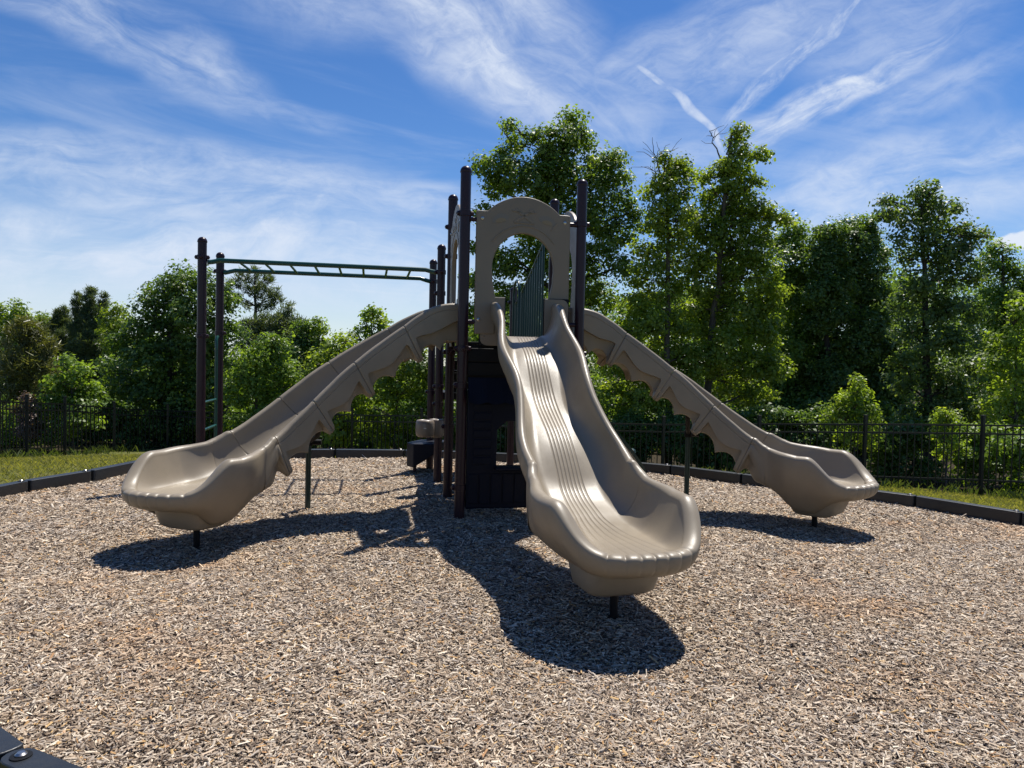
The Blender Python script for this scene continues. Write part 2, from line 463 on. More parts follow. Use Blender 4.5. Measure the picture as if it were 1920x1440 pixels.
def chip_mat():
    mt = bpy.data.materials.new('weathered wood chips'); mt.use_nodes = True
    t = NT(mt.node_tree); bs = t.nt.nodes['Principled BSDF']; bs.inputs['Roughness'].default_value = 0.72
    bs.inputs['Specular IOR Level'].default_value = 0.3
    g = t.n('ShaderNodeNewGeometry').outputs['Random Per Island']
    co = t.n('ShaderNodeTexCoord').outputs['Object']
    c = t.ramp(g, [(0.0, (0.040, 0.028, 0.020)), (0.15, (0.145, 0.102, 0.070)), (0.33, (0.345, 0.268, 0.192)), (0.54, (0.50, 0.41, 0.31)), (0.67, (0.36, 0.322, 0.285)),
                   (0.80, (0.66, 0.57, 0.45)), (0.92, (0.82, 0.745, 0.62)), (0.955, (0.46, 0.25, 0.10)), (1.0, (0.62, 0.44, 0.20))])
    pat = t.ss(t.noise(co, 0.75, 5, 0.62), 0.52, 0.70)
    warm = t.mix(1.0, c, (1.12, 0.86, 0.62, 1), 'MULTIPLY')
    c = t.mix(1.0, c, (1.00, 0.945, 0.885, 1), 'MULTIPLY')
    c = t.mix(t.m('MULTIPLY', pat, 0.75), c, warm)
    cool = t.mix(1.0, c, (0.98, 1.0, 1.05, 1), 'MULTIPLY')
    c = t.mix(t.ss(t.noise(co, 1.7, 3, 0.6), 0.5, 0.65), c, cool)
    gr = t.noise(co, 260, 2, 0.5)
    c = t.mix(t.m('MULTIPLY', t.ss(gr, 0.35, 0.6), 0.25), c, (0.12, 0.095, 0.075, 1))
    t.L(c, bs.inputs['Base Color'])
    return mt


def build_chips():
    Vs, Fs, base = [], [], 0
    bands = [(1.7, 3.2, 13000, .74), (3.2, 4.6, 10000, .79), (4.6, 6.4, 7000, .90), (6.4, 8.2, 4800, 1.04), (8.2, 10.1, 3600, 1.15)]
    for y0, y1, dens, sc in bands:
        w = 0.80 * y1 + 0.9
        n = int((y1 - y0) * 2 * w * dens)
        x = rng.uniform(-w, w, n); y = rng.uniform(y0, y1, n)
        d = beyond(x, y); ok = (d < -0.07) & (np.abs(x) < 0.78 * y + 0.9)
        x, y = x[ok], y[ok]; n = len(x)
        ln = np.clip(rng.lognormal(math.log(0.027), 0.45, n), 0.010, 0.085) * sc
        wd = np.clip(rng.lognormal(math.log(0.0075), 0.35, n), 0.003, 0.018) * sc
        wd = np.minimum(wd, ln * 0.6)
        yaw = rng.uniform(0, math.pi, n); tilt = rng.normal(0, 0.20, n); rollv = rng.normal(0, 0.45, n)
        lift = rng.uniform(0.001, 0.014, n) + 0.35 * ln * np.abs(np.sin(tilt))
        ca, sa = np.cos(yaw), np.sin(yaw)
        ex = np.stack([ca * np.cos(tilt), sa * np.cos(tilt), np.sin(tilt)], 1)
        ey0 = np.stack([-sa, ca, np.zeros(n)], 1); ez0 = np.cross(ex, ey0)
        ey = ey0 * np.cos(rollv)[:, None] + ez0 * np.sin(rollv)[:, None]; ez = np.cross(ex, ey)
        c = np.stack([x, y, lift + chip_z(x, y)], 1)
        l2, w2, h = (ln / 2)[:, None], (wd / 2)[:, None], (wd * 0.42)[:, None]
        tp = rng.uniform(0.35, 1.0, (n, 1))
        bend = (ln * rng.normal(0, 0.05, n))[:, None]
        P = [c - ex * l2 - ey * w2 * tp, c - ex * l2 * 0.92 + ez * h, c - ex * l2 + ey * w2 * tp,
             c + ex * l2 - ey * w2 + ez * bend, c + ex * l2 * 0.92 + ez * (h + bend), c + ex * l2 + ey * w2 + ez * bend]
        Vs.append(np.stack(P, 1).reshape(-1, 3))
        b = base + np.arange(n)[:, None] * 6
        Fs.append(np.concatenate([b + np.array([[0, 3, 4, 1]]), b + np.array([[1, 4, 5, 2]])], 1).reshape(-1, 4))
        base += n * 6
    o = mesh_np('wood_chips', np.concatenate(Vs), np.concatenate(Fs), chip_mat())
    tag(o, 'weathered grey and tan wood chips covering the play area', 'wood chips', kind='stuff')
    print('chips', base // 6)


build_chips()


def blades(n_try, region, hmin, hmax, wmul, name, m, lean=0.5, seed=1, **tags):
    g = np.random.default_rng(seed)
    x, y = region(g, n_try)
    n = len(x); z = ground_z(x, y)
    h = g.uniform(hmin, hmax, n); a = g.uniform(0, 2 * math.pi, n); w = h * wmul * g.uniform(.6, 1.3, n)
    ln = g.uniform(0.1, lean, n); b = g.uniform(0, 2 * math.pi, n)
    p = np.stack([x, y, z - .01], 1); s = np.stack([np.cos(a), np.sin(a), np.zeros(n)], 1) * w[:, None] / 2
    d = np.stack([np.cos(b) * ln, np.sin(b) * ln, np.ones(n)], 1) * h[:, None]
    V = np.stack([p - s, p + s, p + d * .6 + s * .8, p + d + np.stack([np.cos(b), np.sin(b), -.3 * np.ones(n)], 1) * (h * ln * .4)[:, None]], 1).reshape(-1, 3)
    F = (np.arange(n)[:, None] * 4 + np.arange(4)[None])
    o = mesh_np(name, V, F, m)
    tag(o, **tags)


def reg_lawn(g, n):
    x = g.uniform(-11.5, 11.5, n); y = g.uniform(5.2, 19.5, n)
    d = beyond(x, y)
    ok = (d > 0.08) & (d < 7.5) & (np.abs(x) > 0.60 * y - 4.5) & (np.abs(x) < 0.80 * y + 1.0)
    return x[ok], y[ok]


blades(230000, reg_lawn, 0.025, 0.075, 0.13, 'lawn_grass', L_GRASS, 0.9, 3, label='short sunlit yellow green grass between the border and the fence', cat='grass', kind='stuff')


# ------------------------------------------------------------------ border timbers
def border_timber(p0, p1, label, i):
    p0, p1 = Vector((*p0, 0)), Vector((*p1, 0))
    mid = (p0 + p1) / 2; d = p1 - p0; L = d.length; rz = math.atan2(d.y, d.x)
    root = empty('border_timber', (mid.x, mid.y, -0.1)); tag(root, label, 'border timber', 'black plastic border timbers around the wood chips')
    W, Ht = 0.098, 0.118
    M = Matrix.Translation((mid.x, mid.y, 0)) @ Matrix.Rotation(rz, 4, 'Z')
    mb = MB()
    hl = L / 2 - 0.004
    # stadium-ended plan; low tongue at the start, body, socket at the end
    def stadium(x0, x1, w, n=7):
        P = []
        for k in range(n + 1):
            a = -math.pi / 2 + math.pi * k / n; P.append((x1 - w / 2 + math.cos(a) * w / 2, math.sin(a) * w / 2))
        for k in range(n + 1):
            a = math.pi / 2 + math.pi * k / n; P.append((x0 + w / 2 * .35 + math.cos(a) * w / 2 * .35, math.sin(a) * w / 2))
        return P
    P = stadium(-hl, hl, W)
    k = len(P)
    mb.add([M @ Vector((x, y, -0.12)) for x, y in P] + [M @ Vector((x, y, Ht)) for x, y in P],
           [tuple(reversed(range(k))), tuple(range(k, 2 * k))] + [(j, (j + 1) % k, (j + 1) % k + k, j + k) for j in range(k)])
    mb.build('timber_body', TIMBER, root, bevel=0.012, seg=3, smooth=True, angle=50)
    st = MB(); c = M @ Vector((hl - W * .58, 0, Ht))
    st.lathe((c.x, c.y, c.z), [(0.030, -0.004), (0.030, 0.0035), (0.022, 0.0045)], 20)
    so = st.build('stake_socket', BLACKV, root, smooth=True)
    st = MB(); st.lathe((c.x, c.y, c.z + 0.004), [(0.017, -0.004), (0.017, 0.004), (0.011, 0.009)], 18)
    st.build('stake_head', STEEL, root, smooth=True)


_bl = ['border timber at the right edge of the chips, lowest of the right-hand run', 'right-hand border timber running off the right edge of the photo in front of the lawn',
       'border timber right of the exit lip of the right slide, below the lawn', 'border timber half hidden behind the exit of the right slide',
       'border timber under the middle of the right curved slide', 'border timber just right of the green support post of the right slide',
       'border timber between the dark green curved climber and the right slide', 'border timber hidden behind the wide centre slide',
       'border timber seen through the window of the navy playhouse panel', 'border timber behind the dark posts and the transfer step',
       'back border timber left of the transfer step, below the fence', 'back border timber right of the green support post of the left slide',
       'back border timber behind the left slide and its support post', 'border timber behind the bend of the left slide near the ladder posts',
       'border timber meeting the exit of the left slide at the lawn edge', 'second border timber from the left edge of the photo, beside the lawn',
       'border timber entering at the left edge of the photo, beside the lawn']
for i in range(len(BORDER) - 1): border_timber(BORDER[i + 1], BORDER[i], _bl[i], i)
_nl = ['border timber outside the bottom left corner, farther from the camera', 'border timber cut off by the bottom left corner, upper of the two close ones',
       'close border timber along the bottom edge with a round metal stake in its end', 'close border timber below the bottom edge of the photo']
for i in range(len(NEAR_L) - 1): border_timber(NEAR_L[i + 1], NEAR_L[i], _nl[i], i)


# ------------------------------------------------------------------ play structure
A0 = R(10.9)
DU = Vector((math.cos(A0), math.sin(A0), 0)); DV = Vector((-math.sin(A0), math.cos(A0), 0))
FL = Vector((-0.4205, 6.2, 0)); WID, DEP = 1.005, 0.97
def frame(u, v, z=0.0): return FL + DU * u + DV * v + Vector((0, 0, z))
PLAY = empty('play_structure', tuple(frame(WID / 2, DEP / 2)))
tag(PLAY, 'brown and tan playground climbing structure with three plastic slides and a green overhead ladder', 'playground')
PR = 0.0445


def collar(p, z, parent, bolts=((0, -1),)):
    mb = MB()
    mb.lathe((p.x, p.y, z), [(PR + .001, -.024), (PR + .008, -.022), (PR + .008, .022), (PR + .001, .024)], 24)
    for bx, by in bolts:
        d = (DU * bx + DV * by).normalized()
        c = Vector((p.x, p.y, z)) + d * (PR + .014)
        mb.tube([c - d * .012, c + d * .008, c + d * .013], [.021, .021, .012], 12)
        mb.tube([c + d * .012, c + d * .017], [.009, .007], 8)
    mb.build('collar', BROWN, parent, smooth=True, angle=40)


def post(u, v, ht, collars=(), pos=None, name='post'):
    p = pos if pos is not None else frame(u, v)
    mb = MB(); mb.tube([(p.x, p.y, -.3), (p.x, p.y, ht - .045)], PR, 28)
    o = mb.build('post', BROWN, PLAY, smooth=True)
    cp = MB()
    prof = [(PR + .004, -.052), (PR + .005, -.046), (PR + .005, -.040)] + [((PR + .003) * math.cos(a), -.040 + .044 * math.sin(a)) for a in [k * math.pi / 2 / 8 for k in range(8)]] + [(0.002, .004)]
    cp.lathe((p.x, p.y, ht), prof, 28); cp.build('cap', BROWN, o, smooth=True, angle=60)
    for z, b in collars: collar(p, z, o, b)
    return o


L_, R_, F_, B_ = (-1, 0), (1, 0), (0, -1), (0, 1)
post(0, 0, 2.955, [(2.565, (L_, R_)), (1.44, (L_, R_, F_)), (1.13, (L_, R_)), (0.27, (L_,))])
post(WID, 0, 2.91, [(2.53, (R_, L_)), (1.42, (R_,)), (0.5, (L_,))])
post(0, DEP, 2.93, [(2.62, (L_,)), (2.34, (L_,)), (1.42, (F_, L_)), (0.7, (L_,))])
post(WID, DEP, 2.95, [(2.55, (L_,)), (1.42, (L_,))])
post(-.012, 2 * DEP, 2.60, [(2.30, (F_, L_)), (2.07, (L_,)), (1.05, (L_, F_)), (0.86, (L_,))])
post(-.02, 3 * DEP, 2.565, [(2.30, (F_, L_)), (0.95, (L_,))])
post(WID - .02, 3 * DEP, 2.27, [(2.08, (R_, L_)), (0.95, (L_,))])
LAD = 2.46
NP, FP = frame(-LAD - .012, 2 * DEP), frame(-LAD - .02, 3 * DEP)
post(0, 0, 2.55, [(2.345, (L_, F_, R_)), (1.535, (F_, R_))], pos=NP)
post(0, 0, 2.53, [(2.315, (L_, R_)), (1.60, (R_,))], pos=FP)


# arch panels above the deck
def arch_panel(org, du, nrm, label=None):
    """inverted-U panel with a keyhole doorway; org = middle of the bottom edge, du = across, nrm = outwards"""
    hw, H = 0.405, 1.03
    outer = [(-hw, 0), (-hw, .25), (-hw, .5), (-hw, .8), (-hw, H)]
    xs = np.linspace(-hw + .10, hw - .10, 25)
    outer += [(-hw + .05, H + .001)]
    for x in xs: outer.append((x, H + .135 * (math.cos(x / (hw - .10) * math.pi / 2) ** 0.75 if abs(x) < hw - .1 else 0)))
    outer += [(hw - .05, H + .001), (hw, H), (hw, .8), (hw, .5), (hw, .25), (hw, 0)]
    # keyhole: straight legs, a shoulder that swells out, then an arc
    inn = [(-.232, 0), (-.232, .16), (-.232, .30), (-.243, .37), (-.258, .44)]
    for k in range(27):
        a = math.pi * (1.06 - 1.12 * k / 26); inn.append((.265 * math.cos(a), .555 + .30 * math.sin(a)))
    inn += [(.258, .44), (.243, .37), (.232, .30), (.232, .16), (.232, 0)]
    def resample(P, n):
        P = np.array(P); s = np.concatenate([[0], np.cumsum(np.hypot(*np.diff(P, axis=0).T))]); q = np.linspace(0, s[-1], n)
        return np.stack([np.interp(q, s, P[:, 0]), np.interp(q, s, P[:, 1])], 1)
    n = 90
    # keep the shoulder corners crisp: map corresponding pieces by parameter
    O, I = resample(outer, n), resample(inn, n)
    th = .019
    mb = MB(); V = []
    for P in (O, I):
        for sgn in (1, -1):
            V += [org + du * float(x) + nrm * (sgn * th) + Vector((0, 0, float(z))) for x, z in P]
    F = []
    of, ob, jf, jb = 0, n, 2 * n, 3 * n
    for k in range(n - 1):
        F += [(of + k, of + k + 1, jf + k + 1, jf + k), (ob + k, jb + k, jb + k + 1, ob + k + 1), (of + k, ob + k, ob + k + 1, of + k + 1), (jf + k, jf + k + 1, jb + k + 1, jb + k)]
    F += [(of, jf, jb, ob), (of + n - 1, ob + n - 1, jb + n - 1, jf + n - 1)]
    mb.add(V, F)
    o = mb.build('arch_panel', PANEL, PLAY, bevel=0.009, seg=3, smooth=True, angle=40)
    if label: o['label'] = label
    def loc(x, z, d): return org + du * x + nrm * (th + d) + Vector((0, 0, z))
    # moulded relief: two crossed bars over a pair of leaf shapes with a curved band beneath
    rl = MB()
    def bar(x0, z0, x1, z1, w):
        d = Vector((x1 - x0, z1 - z0)); d.normalize(); nx, nz = -d.y * w / 2, d.x * w / 2
        P = [(x0 + nx, z0 + nz), (x1 + nx, z1 + nz), (x1 - nx, z1 - nz), (x0 - nx, z0 - nz)]
        rl.add([loc(x, z, -.002) for x, z in P] + [loc(x, z, .005) for x, z in P], [(4, 5, 6, 7), (0, 1, 5, 4), (1, 2, 6, 5), (2, 3, 7, 6), (3, 0, 4, 7)])
    bar(-.085, .945, .075, 1.055, .024); bar(-.075, 1.055, .085, .945, .024)
    bar(-.105, 1.045, -.02, 1.03, .014); bar(.02, 1.03, .105, 1.035, .014); bar(-.09, .945, .09, .94, .012)
    bar(.235, .89, .285, .955, .014)
    for k in range(14):
        a0, a1 = math.pi * (.80 - .6 * k / 14), math.pi * (.80 - .6 * (k + 1) / 14)
        bar(.335 * math.cos(a0), .565 + .355 * math.sin(a0), .335 * math.cos(a1), .565 + .355 * math.sin(a1), .013)
    rl.build('relief_bars', PANEL, o, bevel=0.003, seg=2)
    for s in (-1, 1):
        lf = MB(); P = []; cx, cz, an = s * .20, .965, -s * .30
        for k in range(20):
            a = 2 * math.pi * k / 20; x, z = .075 * math.cos(a), .036 * math.sin(a) * (1 + .25 * math.sin(a))
            P.append((cx + x * math.cos(an) - z * math.sin(an), cz + x * math.sin(an) + z * math.cos(an)))
        for q, (sc, mt, dd, nm) in enumerate(((1.0, SLATE, .0025, 'relief_leaf'), (.62, OCHRE, .0045, 'leaf_inlay'))):
            lf = MB(); Q = [(cx + (x - cx) * sc, cz - .012 * q + (z - cz) * sc * (.8 if q else 1)) for x, z in P]
            k = len(Q)
            lf.add([loc(x, z, -.004) for x, z in Q] + [loc(x, z, dd) for x, z in Q], [tuple(range(k, 2 * k))] + [(j, (j + 1) % k, (j + 1) % k + k, j + k) for j in range(k)])
            lf.build(nm, mt, o)
    # bolts with washers and the brackets that carry the panel on the posts
    for x, z in ((-.355, .965), (.355, .965), (-.372, .12), (.372, .12)):
        bt = MB(); c = loc(x, z, 0); bt.tube([c - nrm * .004, c + nrm * .005, c + nrm * .009], [.014, .014, .008], 14)
        bt.build('bolt', STEEL, o, smooth=True, angle=40)
    for sg in (-1, 1):
        for z in (.955, .10):
            bk = MB(); c = org + du * (sg * (hw + .026)) + Vector((0, 0, z))
            bk.tube([c - du * .042, c + du * .042], .019, 12)
            bk.build('mounting_bracket', BROWN, o, smooth=True)
    return o


PZ = 1.565
arch_panel(frame(WID / 2 - .005, -.005, PZ), DU, -DV, 'tan arched doorway panel above the centre slide with moulded relief')
arch_panel(frame(-.005, DEP / 2, PZ), -DV, -DU, 'tan arched doorway panel above the left slide, seen nearly edge on')
arch_panel(frame(WID + .005, DEP / 2, PZ), DV, DU, 'tan arched doorway panel above the right slide, seen from its edge')


# decks
def deck(u0, u1, v0, v1, z, name='deck'):
    mb = MB(); c = frame((u0 + u1) / 2, (v0 + v1) / 2, z - .012)
    mb.box(c, (u1 - u0, v1 - v0, .024), A0)
    for u, v, su, sv in (((u0 + u1) / 2, v0 + .02, u1 - u0, .036), ((u0 + u1) / 2, v1 - .02, u1 - u0, .036), (u0 + .02, (v0 + v1) / 2, .036, v1 - v0 - .08), (u1 - .02, (v0 + v1) / 2, .036, v1 - v0 - .08)):
        mb.box(frame(u, v, z - .055), (su, sv, .058), A0)
    return mb.build(name, BLACKV, PLAY, bevel=0.005)


deck(.05, WID - .05, .04, DEP - .04, 1.50)
deck(.05, WID - .07, 2.25 * DEP, 3 * DEP - .02, 0.98, 'lower_deck')
st = MB()
for k, (v, z) in enumerate(((DEP + .12, 1.37), (DEP + .42, 1.24), (DEP + .72, 1.11), (DEP + 1.0, .99))):
    st.box(frame(WID / 2, v, z - .012), (WID - .14, .29, .024), A0)
    st.box(frame(WID / 2, v - .145, z + .052), (WID - .14, .016, .10), A0)
st.build('stair', BLACKV, PLAY, bevel=0.004)
# deck fascia slats under the front edge
fs = MB()
for z in (1.388, 1.268): fs.box(frame(WID / 2, .02, z), (WID - .09, .03, .114), A0)
fs.build('front_fascia', BLACKV, PLAY, bevel=0.006)

# navy playhouse panel under the deck
def house_panel():
    org = frame(WID / 2, 0.0, 0); th = .035
    def W(u, z, d=0.0): return org + DU * u - DV * d + Vector((0, 0, z))
    mb = MB()
    hw, z0, z1 = .455, .095, 1.10
    hole = [(-.20, .455), (-.20, .76), (-.115, .835), (.30, .835), (.30, .455)]
    rect = [(-hw, z0), (-hw, .80), (-hw, z1), (hw, z1), (hw, z0)]
    n = 5
    V = [W(u, z, th) for u, z in rect] + [W(u, z, -th) for u, z in rect] + [W(u, z, th) for u, z in hole] + [W(u, z, -th) for u, z in hole]
    F = []
    for k in range(n):
        j = (k + 1) % n
        F += [(k, j, 2 * n + j, 2 * n + k), (n + k, 3 * n + k, 3 * n + j, n + j), (k, n + k, n + j, j), (2 * n + k, 2 * n + j, 3 * n + j, 3 * n + k)]
    mb.add(V, F)
    o = mb.build('playhouse_panel', NAVY, PLAY, bevel=0.010, seg=2)
    sd = MB()
    for z in np.arange(.50, 1.0, .075): sd.box(W(-.325, float(z), th + .004), (.15, .012, .058), A0)
    for u in np.arange(-.40, .45, .10): sd.box(W(float(u), .265, th + .004), (.085, .012, .25), A0)
    sd.build('moulded_siding', NAVY, o, bevel=0.004)
    aw = MB(); N = 40
    P0, P1 = [], []
    for k in range(N + 1):
        u = -hw + 2 * hw * k / N; sc = .022 * abs(math.sin(math.pi * k / N * 6))
        P0.append((u, 1.20, th)); P1.append((u, 1.0 - sc, th + .075))
    V = [W(*p) for p in P0] + [W(*p) for p in P1] + [W(u, z, d - .02) for u, z, d in P0] + [W(u, z, d - .02) for u, z, d in P1]
    m_ = N + 1; F = []
    for k in range(N):
        F += [(k, k + 1, m_ + k + 1, m_ + k), (2 * m_ + k, 3 * m_ + k, 3 * m_ + k + 1, 2 * m_ + k + 1), (m_ + k, m_ + k + 1, 3 * m_ + k + 1, 3 * m_ + k), (k, 2 * m_ + k, 2 * m_ + k + 1, k + 1)]
    aw.add(V, F); aw.build('awning', NAVY, o)
    ct = MB(); ct.box(W(.05, .44, th + .045), (.54, .10, .028), A0); ct.build('counter', NAVY, o, bevel=0.008)
    return o


house_panel()


# green overhead ladder and end ladder
def overhead_ladder():
    root = empty('overhead_ladder', tuple(frame(-LAD / 2, 2.5 * DEP, 2.33)), PLAY)
    zl = 2.325
    v0, v1 = 2 * DEP + .045, 3 * DEP - .045
    for v in (v0, v1):
        e = .05 if v == v0 else -.05
        mb = MB(); a, b = -LAD - .012 + .045, -.06
        mb.tube([frame(a, v - e * .6, zl - .028), frame(a + .05, v - e * .2, zl - .018), frame(a + .12, v, zl), frame(b - .12, v, zl), frame(b - .05, v - e * .2, zl - .018), frame(b, v - e * .6, zl - .028)], .0245, 16)
        mb.build('rail', GREEN, root, smooth=True)
    for k in range(8):
        u = -LAD + .34 + k * (LAD - .68) / 7
        mb = MB(); mb.tube([frame(u, v0, zl - .004), frame(u, v1, zl - .004)], .0135, 12)
        mb.build('rung', GREEN, root, smooth=True)


overhead_ladder()


def end_ladder():
    root = empty('end_ladder', tuple((NP + FP) / 2), PLAY)
    a, b = 2 * DEP + .10, 3 * DEP - .17
    u = -LAD - .02
    for v, e in ((a, -.055), (b, .075)):
        mb = MB(); mb.tube([frame(u, v + e, 1.555), frame(u, v + e * .4, 1.55), frame(u, v, 1.51), frame(u, v, 1.4), frame(u, v, -.2)], .0165, 14)
        mb.build('stile', GREEN, root, smooth=True)
    for z in (.25, .545, .84):
        mb = MB(); mb.tube([frame(u, a, z), frame(u, b, z)], .0145, 12); mb.build('rung', GREEN, root, smooth=True)


end_ladder()


# stair-side barrier of vertical green pipes whose tops climb towards the tower
def pipe_barrier():
    root = empty('pipe_barrier', tuple(frame(WID, 2 * DEP, .9)), PLAY)
    v0, v1 = 3 * DEP - .07, DEP + .44
    n = 14
    def top(f): return 2.03 + .55 * f ** 1.2
    pts = []
    for k in range(n):
        f = k / (n - 1); v = v0 + (v1 - v0) * f; u = WID - .02 * (1 - f)
        mb = MB(); mb.tube([frame(u, v, 1.02 + .45 * f), frame(u, v, top(f))], .0125, 10); mb.build('pipe', PIPE, root, smooth=True)
        pts.append(frame(u, v, top(f)))
    mb = MB(); mb.tube(pts, .0155, 12); mb.build('top_rail', PIPE, root, smooth=True)
    mb = MB(); mb.tube([frame(WID - .02 * (1 - k / 9), v0 + (v1 - v0) * k / 9, 1.02 + .45 * k / 9) for k in range(10)], .0155, 12); mb.build('bottom_rail', PIPE, root, smooth=True)
    mb = MB(); c = v0 - .32
    mb.tube([frame(WID - .06, c + .17, 1.0), frame(WID - .06, c + .17, 2.14)] + [frame(WID - .06, c + .17 * math.cos(a), 2.14 + .17 * math.sin(a)) for a in np.linspace(.2, math.pi - .2, 9)] + [frame(WID - .06, c - .17, 2.14), frame(WID - .06, c - .17, 1.1)], .0155, 12)
    mb.build('grab_loop', PIPE, root, smooth=True)


pipe_barrier()


# curved climber plate on the far right side
def curved_climber():
    mb = MB(); N = 26; V = []
    P = []
    for k in range(N + 1):
        f = k / N; u = float(np.interp(f, [0, .3, .55, .72, .82, .92, .98, 1], [1.035, 1.38, 1.74, 1.98, 2.135, 2.265, 2.33, 2.345])); z = float(np.interp(f, [0, .3, .55, .72, .82, .92, .98, 1], [1.42, 1.13, .79, .56, .386, .21, .06, -.05]))
        P.append((u, z))
    for off in (0.0, .03):
        for v in (2 * DEP - .30, 2 * DEP + .32):
            V += [frame(u - off * .8, v, max(z - off, -.12)) for u, z in P]
    m_ = N + 1; F = []
    for k in range(N):
        F += [(k, k + 1, m_ + k + 1, m_ + k), (2 * m_ + k, 3 * m_ + k, 3 * m_ + k + 1, 2 * m_ + k + 1), (k, 2 * m_ + k, 2 * m_ + k + 1, k + 1), (m_ + k, m_ + k + 1, 3 * m_ + k + 1, 3 * m_ + k)]
    F += [(0, m_, 3 * m_, 2 * m_), (N, 2 * m_ + N, 3 * m_ + N, m_ + N)]
    mb.add(V, F)
    o = mb.build('curved_climber', DKGREEN, PLAY, smooth=True, angle=40)
    h = MB()
    for k, f in enumerate((.25, .42, .58, .74, .88)):
        u, z = P[int(f * N)]
        h.lathe(tuple(frame(u + .012, 2 * DEP + (.12 if k % 2 else -.1), z + .012)), [(.06, -.02), (.055, .012), (.03, .03)], 12)
    h.build('climbing_hold', DKGREEN, o, smooth=True)


curved_climber()

# pair of drums on the left of the tower
for k, (px, py, Y, r, h) in enumerate(((797, 803, 7.3, .094, .168), (818, 802.5, 7.42, .083, .182))):
    c = at(px, py, Y)
    mb = MB(); hh = h / 2
    mb.lathe(tuple(c), [(.002, -hh - .004), (r * .72, -hh), (r * .90, -hh + .012), (r * .985, -hh + .035), (r, 0), (r * .985, hh - .035), (r * .93, hh - .014), (r * .86, hh - .004), (r * .80, hh - .001), (r * .76, hh - .006), (.002, hh - .004)], 32)
    o = mb.build('drum', DRUM, PLAY, smooth=True, angle=60)
    o['label'] = ('taupe barrel drum nearer the camera with a small pale sticker', 'taupe barrel drum against the dark post')[k]
    if k == 0:
        s = MB(); d = Vector((0 - c[0], 0 - c[1], 0)).normalized(); q = Vector(c) + d * (r + .0005); t_ = Vector((-d.y, d.x, 0))
        P = [q + t_ * x + Vector((0, 0, z)) for x, z in ((-.012, .002), (.012, .002), (.012, .012), (-.012, .012))]
        s.add(P + [p + d * .0015 for p in P], [(4, 5, 6, 7), (0, 1, 5, 4), (1, 2, 6, 5), (2, 3, 7, 6), (3, 0, 4, 7)]); s.build('sticker', DECAL, o)
    else:
        s = MB(); pp = frame(0, 1.45 * DEP); s.tube([tuple(c), tuple(frame(-.012, 2 * DEP, c[2]))], .024, 12); s.build('mounting_arm', BROWN, o, smooth=True)

# transfer step at the back left
def transfer_step():
    root = empty('transfer_step', tuple(at(785, 850, 8.9)), PLAY)
    A = at(763, 828, 8.75); Bq = at(800, 824, 9.3); Cq = at(812, 800, 8.9)
    zt = .36
    P = [Vector((A[0], A[1], zt)), Vector((A[0] + .10, A[1] - .16, zt)), Vector((-.82, 8.62, zt)), Vector((-.80, 9.1, zt)), Vector((A[0] + .12, A[1] + .35, zt))]
    mb = MB(); k = len(P)
    V = P + [Vector((p.x, p.y, .075 + (.21 if j in (2, 3) else 0))) for j, p in enumerate(P)]
    mb.add(V, [tuple(range(k)), tuple(reversed(range(k, 2 * k)))] + [(j, j + k, (j + 1) % k + k, (j + 1) % k) for j in range(k)])
    mb.build('step_platform', NAVY, root, bevel=0.012)
    lg = MB(); lg.tube([(A[0] + .10, A[1] - .02, .10), (A[0] + .10, A[1] - .02, -.1)], .022, 12); lg.build('step_leg', BROWN, root, smooth=True)


transfer_step()


# ------------------------------------------------------------------ slides
RAIL = np.array([(-.2, 1.83), (0.0, 1.83), (.12, 1.828), (.22, 1.805), (.35, 1.745), (.58, 1.605), (.8, 1.465), (1.07, 1.28), (1.25, 1.14), (1.45, .98), (1.65, .83), (1.83, .715), (2.0, .65),
                 (2.2, .612), (2.34, .60), (2.40, .588), (2.46, .54), (2.51, .46), (2.55, .41), (2.60, .386), (2.64, .384), (3.2, .384)])
BEDZ = np.array([(-.2, 1.565), (.2, 1.54), (.35, 1.48), (.58, 1.34), (.8, 1.20), (1.07, 1.015), (1.25, .875), (1.45, .715), (1.65, .57), (1.83, .465), (2.0, .405), (2.2, .372), (2.5, .366), (3.2, .372)])
HWW = np.array([(-.2, -.01), (.1, -.005), (.5, 0), (1.0, .002), (1.4, .022), (1.75, .055), (1.96, .078), (2.1, .09), (3.2, .09)])
SPT = np.array([(-.2, .088), (1.7, .088), (2.2, .112), (3.2, .15)])
HWT = np.array([(-.2, -.03), (.1, -.022), (.5, 0), (1.60, 0), (1.80, .010), (1.95, .030), (2.1, .055), (3.2, .055)])


def pchip(x, T, w=.15):
    xs = np.linspace(T[0, 0], T[-1, 0], 700); y = np.interp(xs, T[:, 0], T[:, 1])
    n_ = 2 * max(1, int(w / (xs[1] - xs[0]) / 2)) + 1; k = np.ones(n_) / n_; yp = np.pad(y, n_ // 2, mode='edge'); ys = np.convolve(np.convolve(yp, k, 'valid').copy(), [1.0], 'same')
    return np.interp(x, xs, ys)


SEAMS = [0.445, 0.92, 1.31, 1.725]


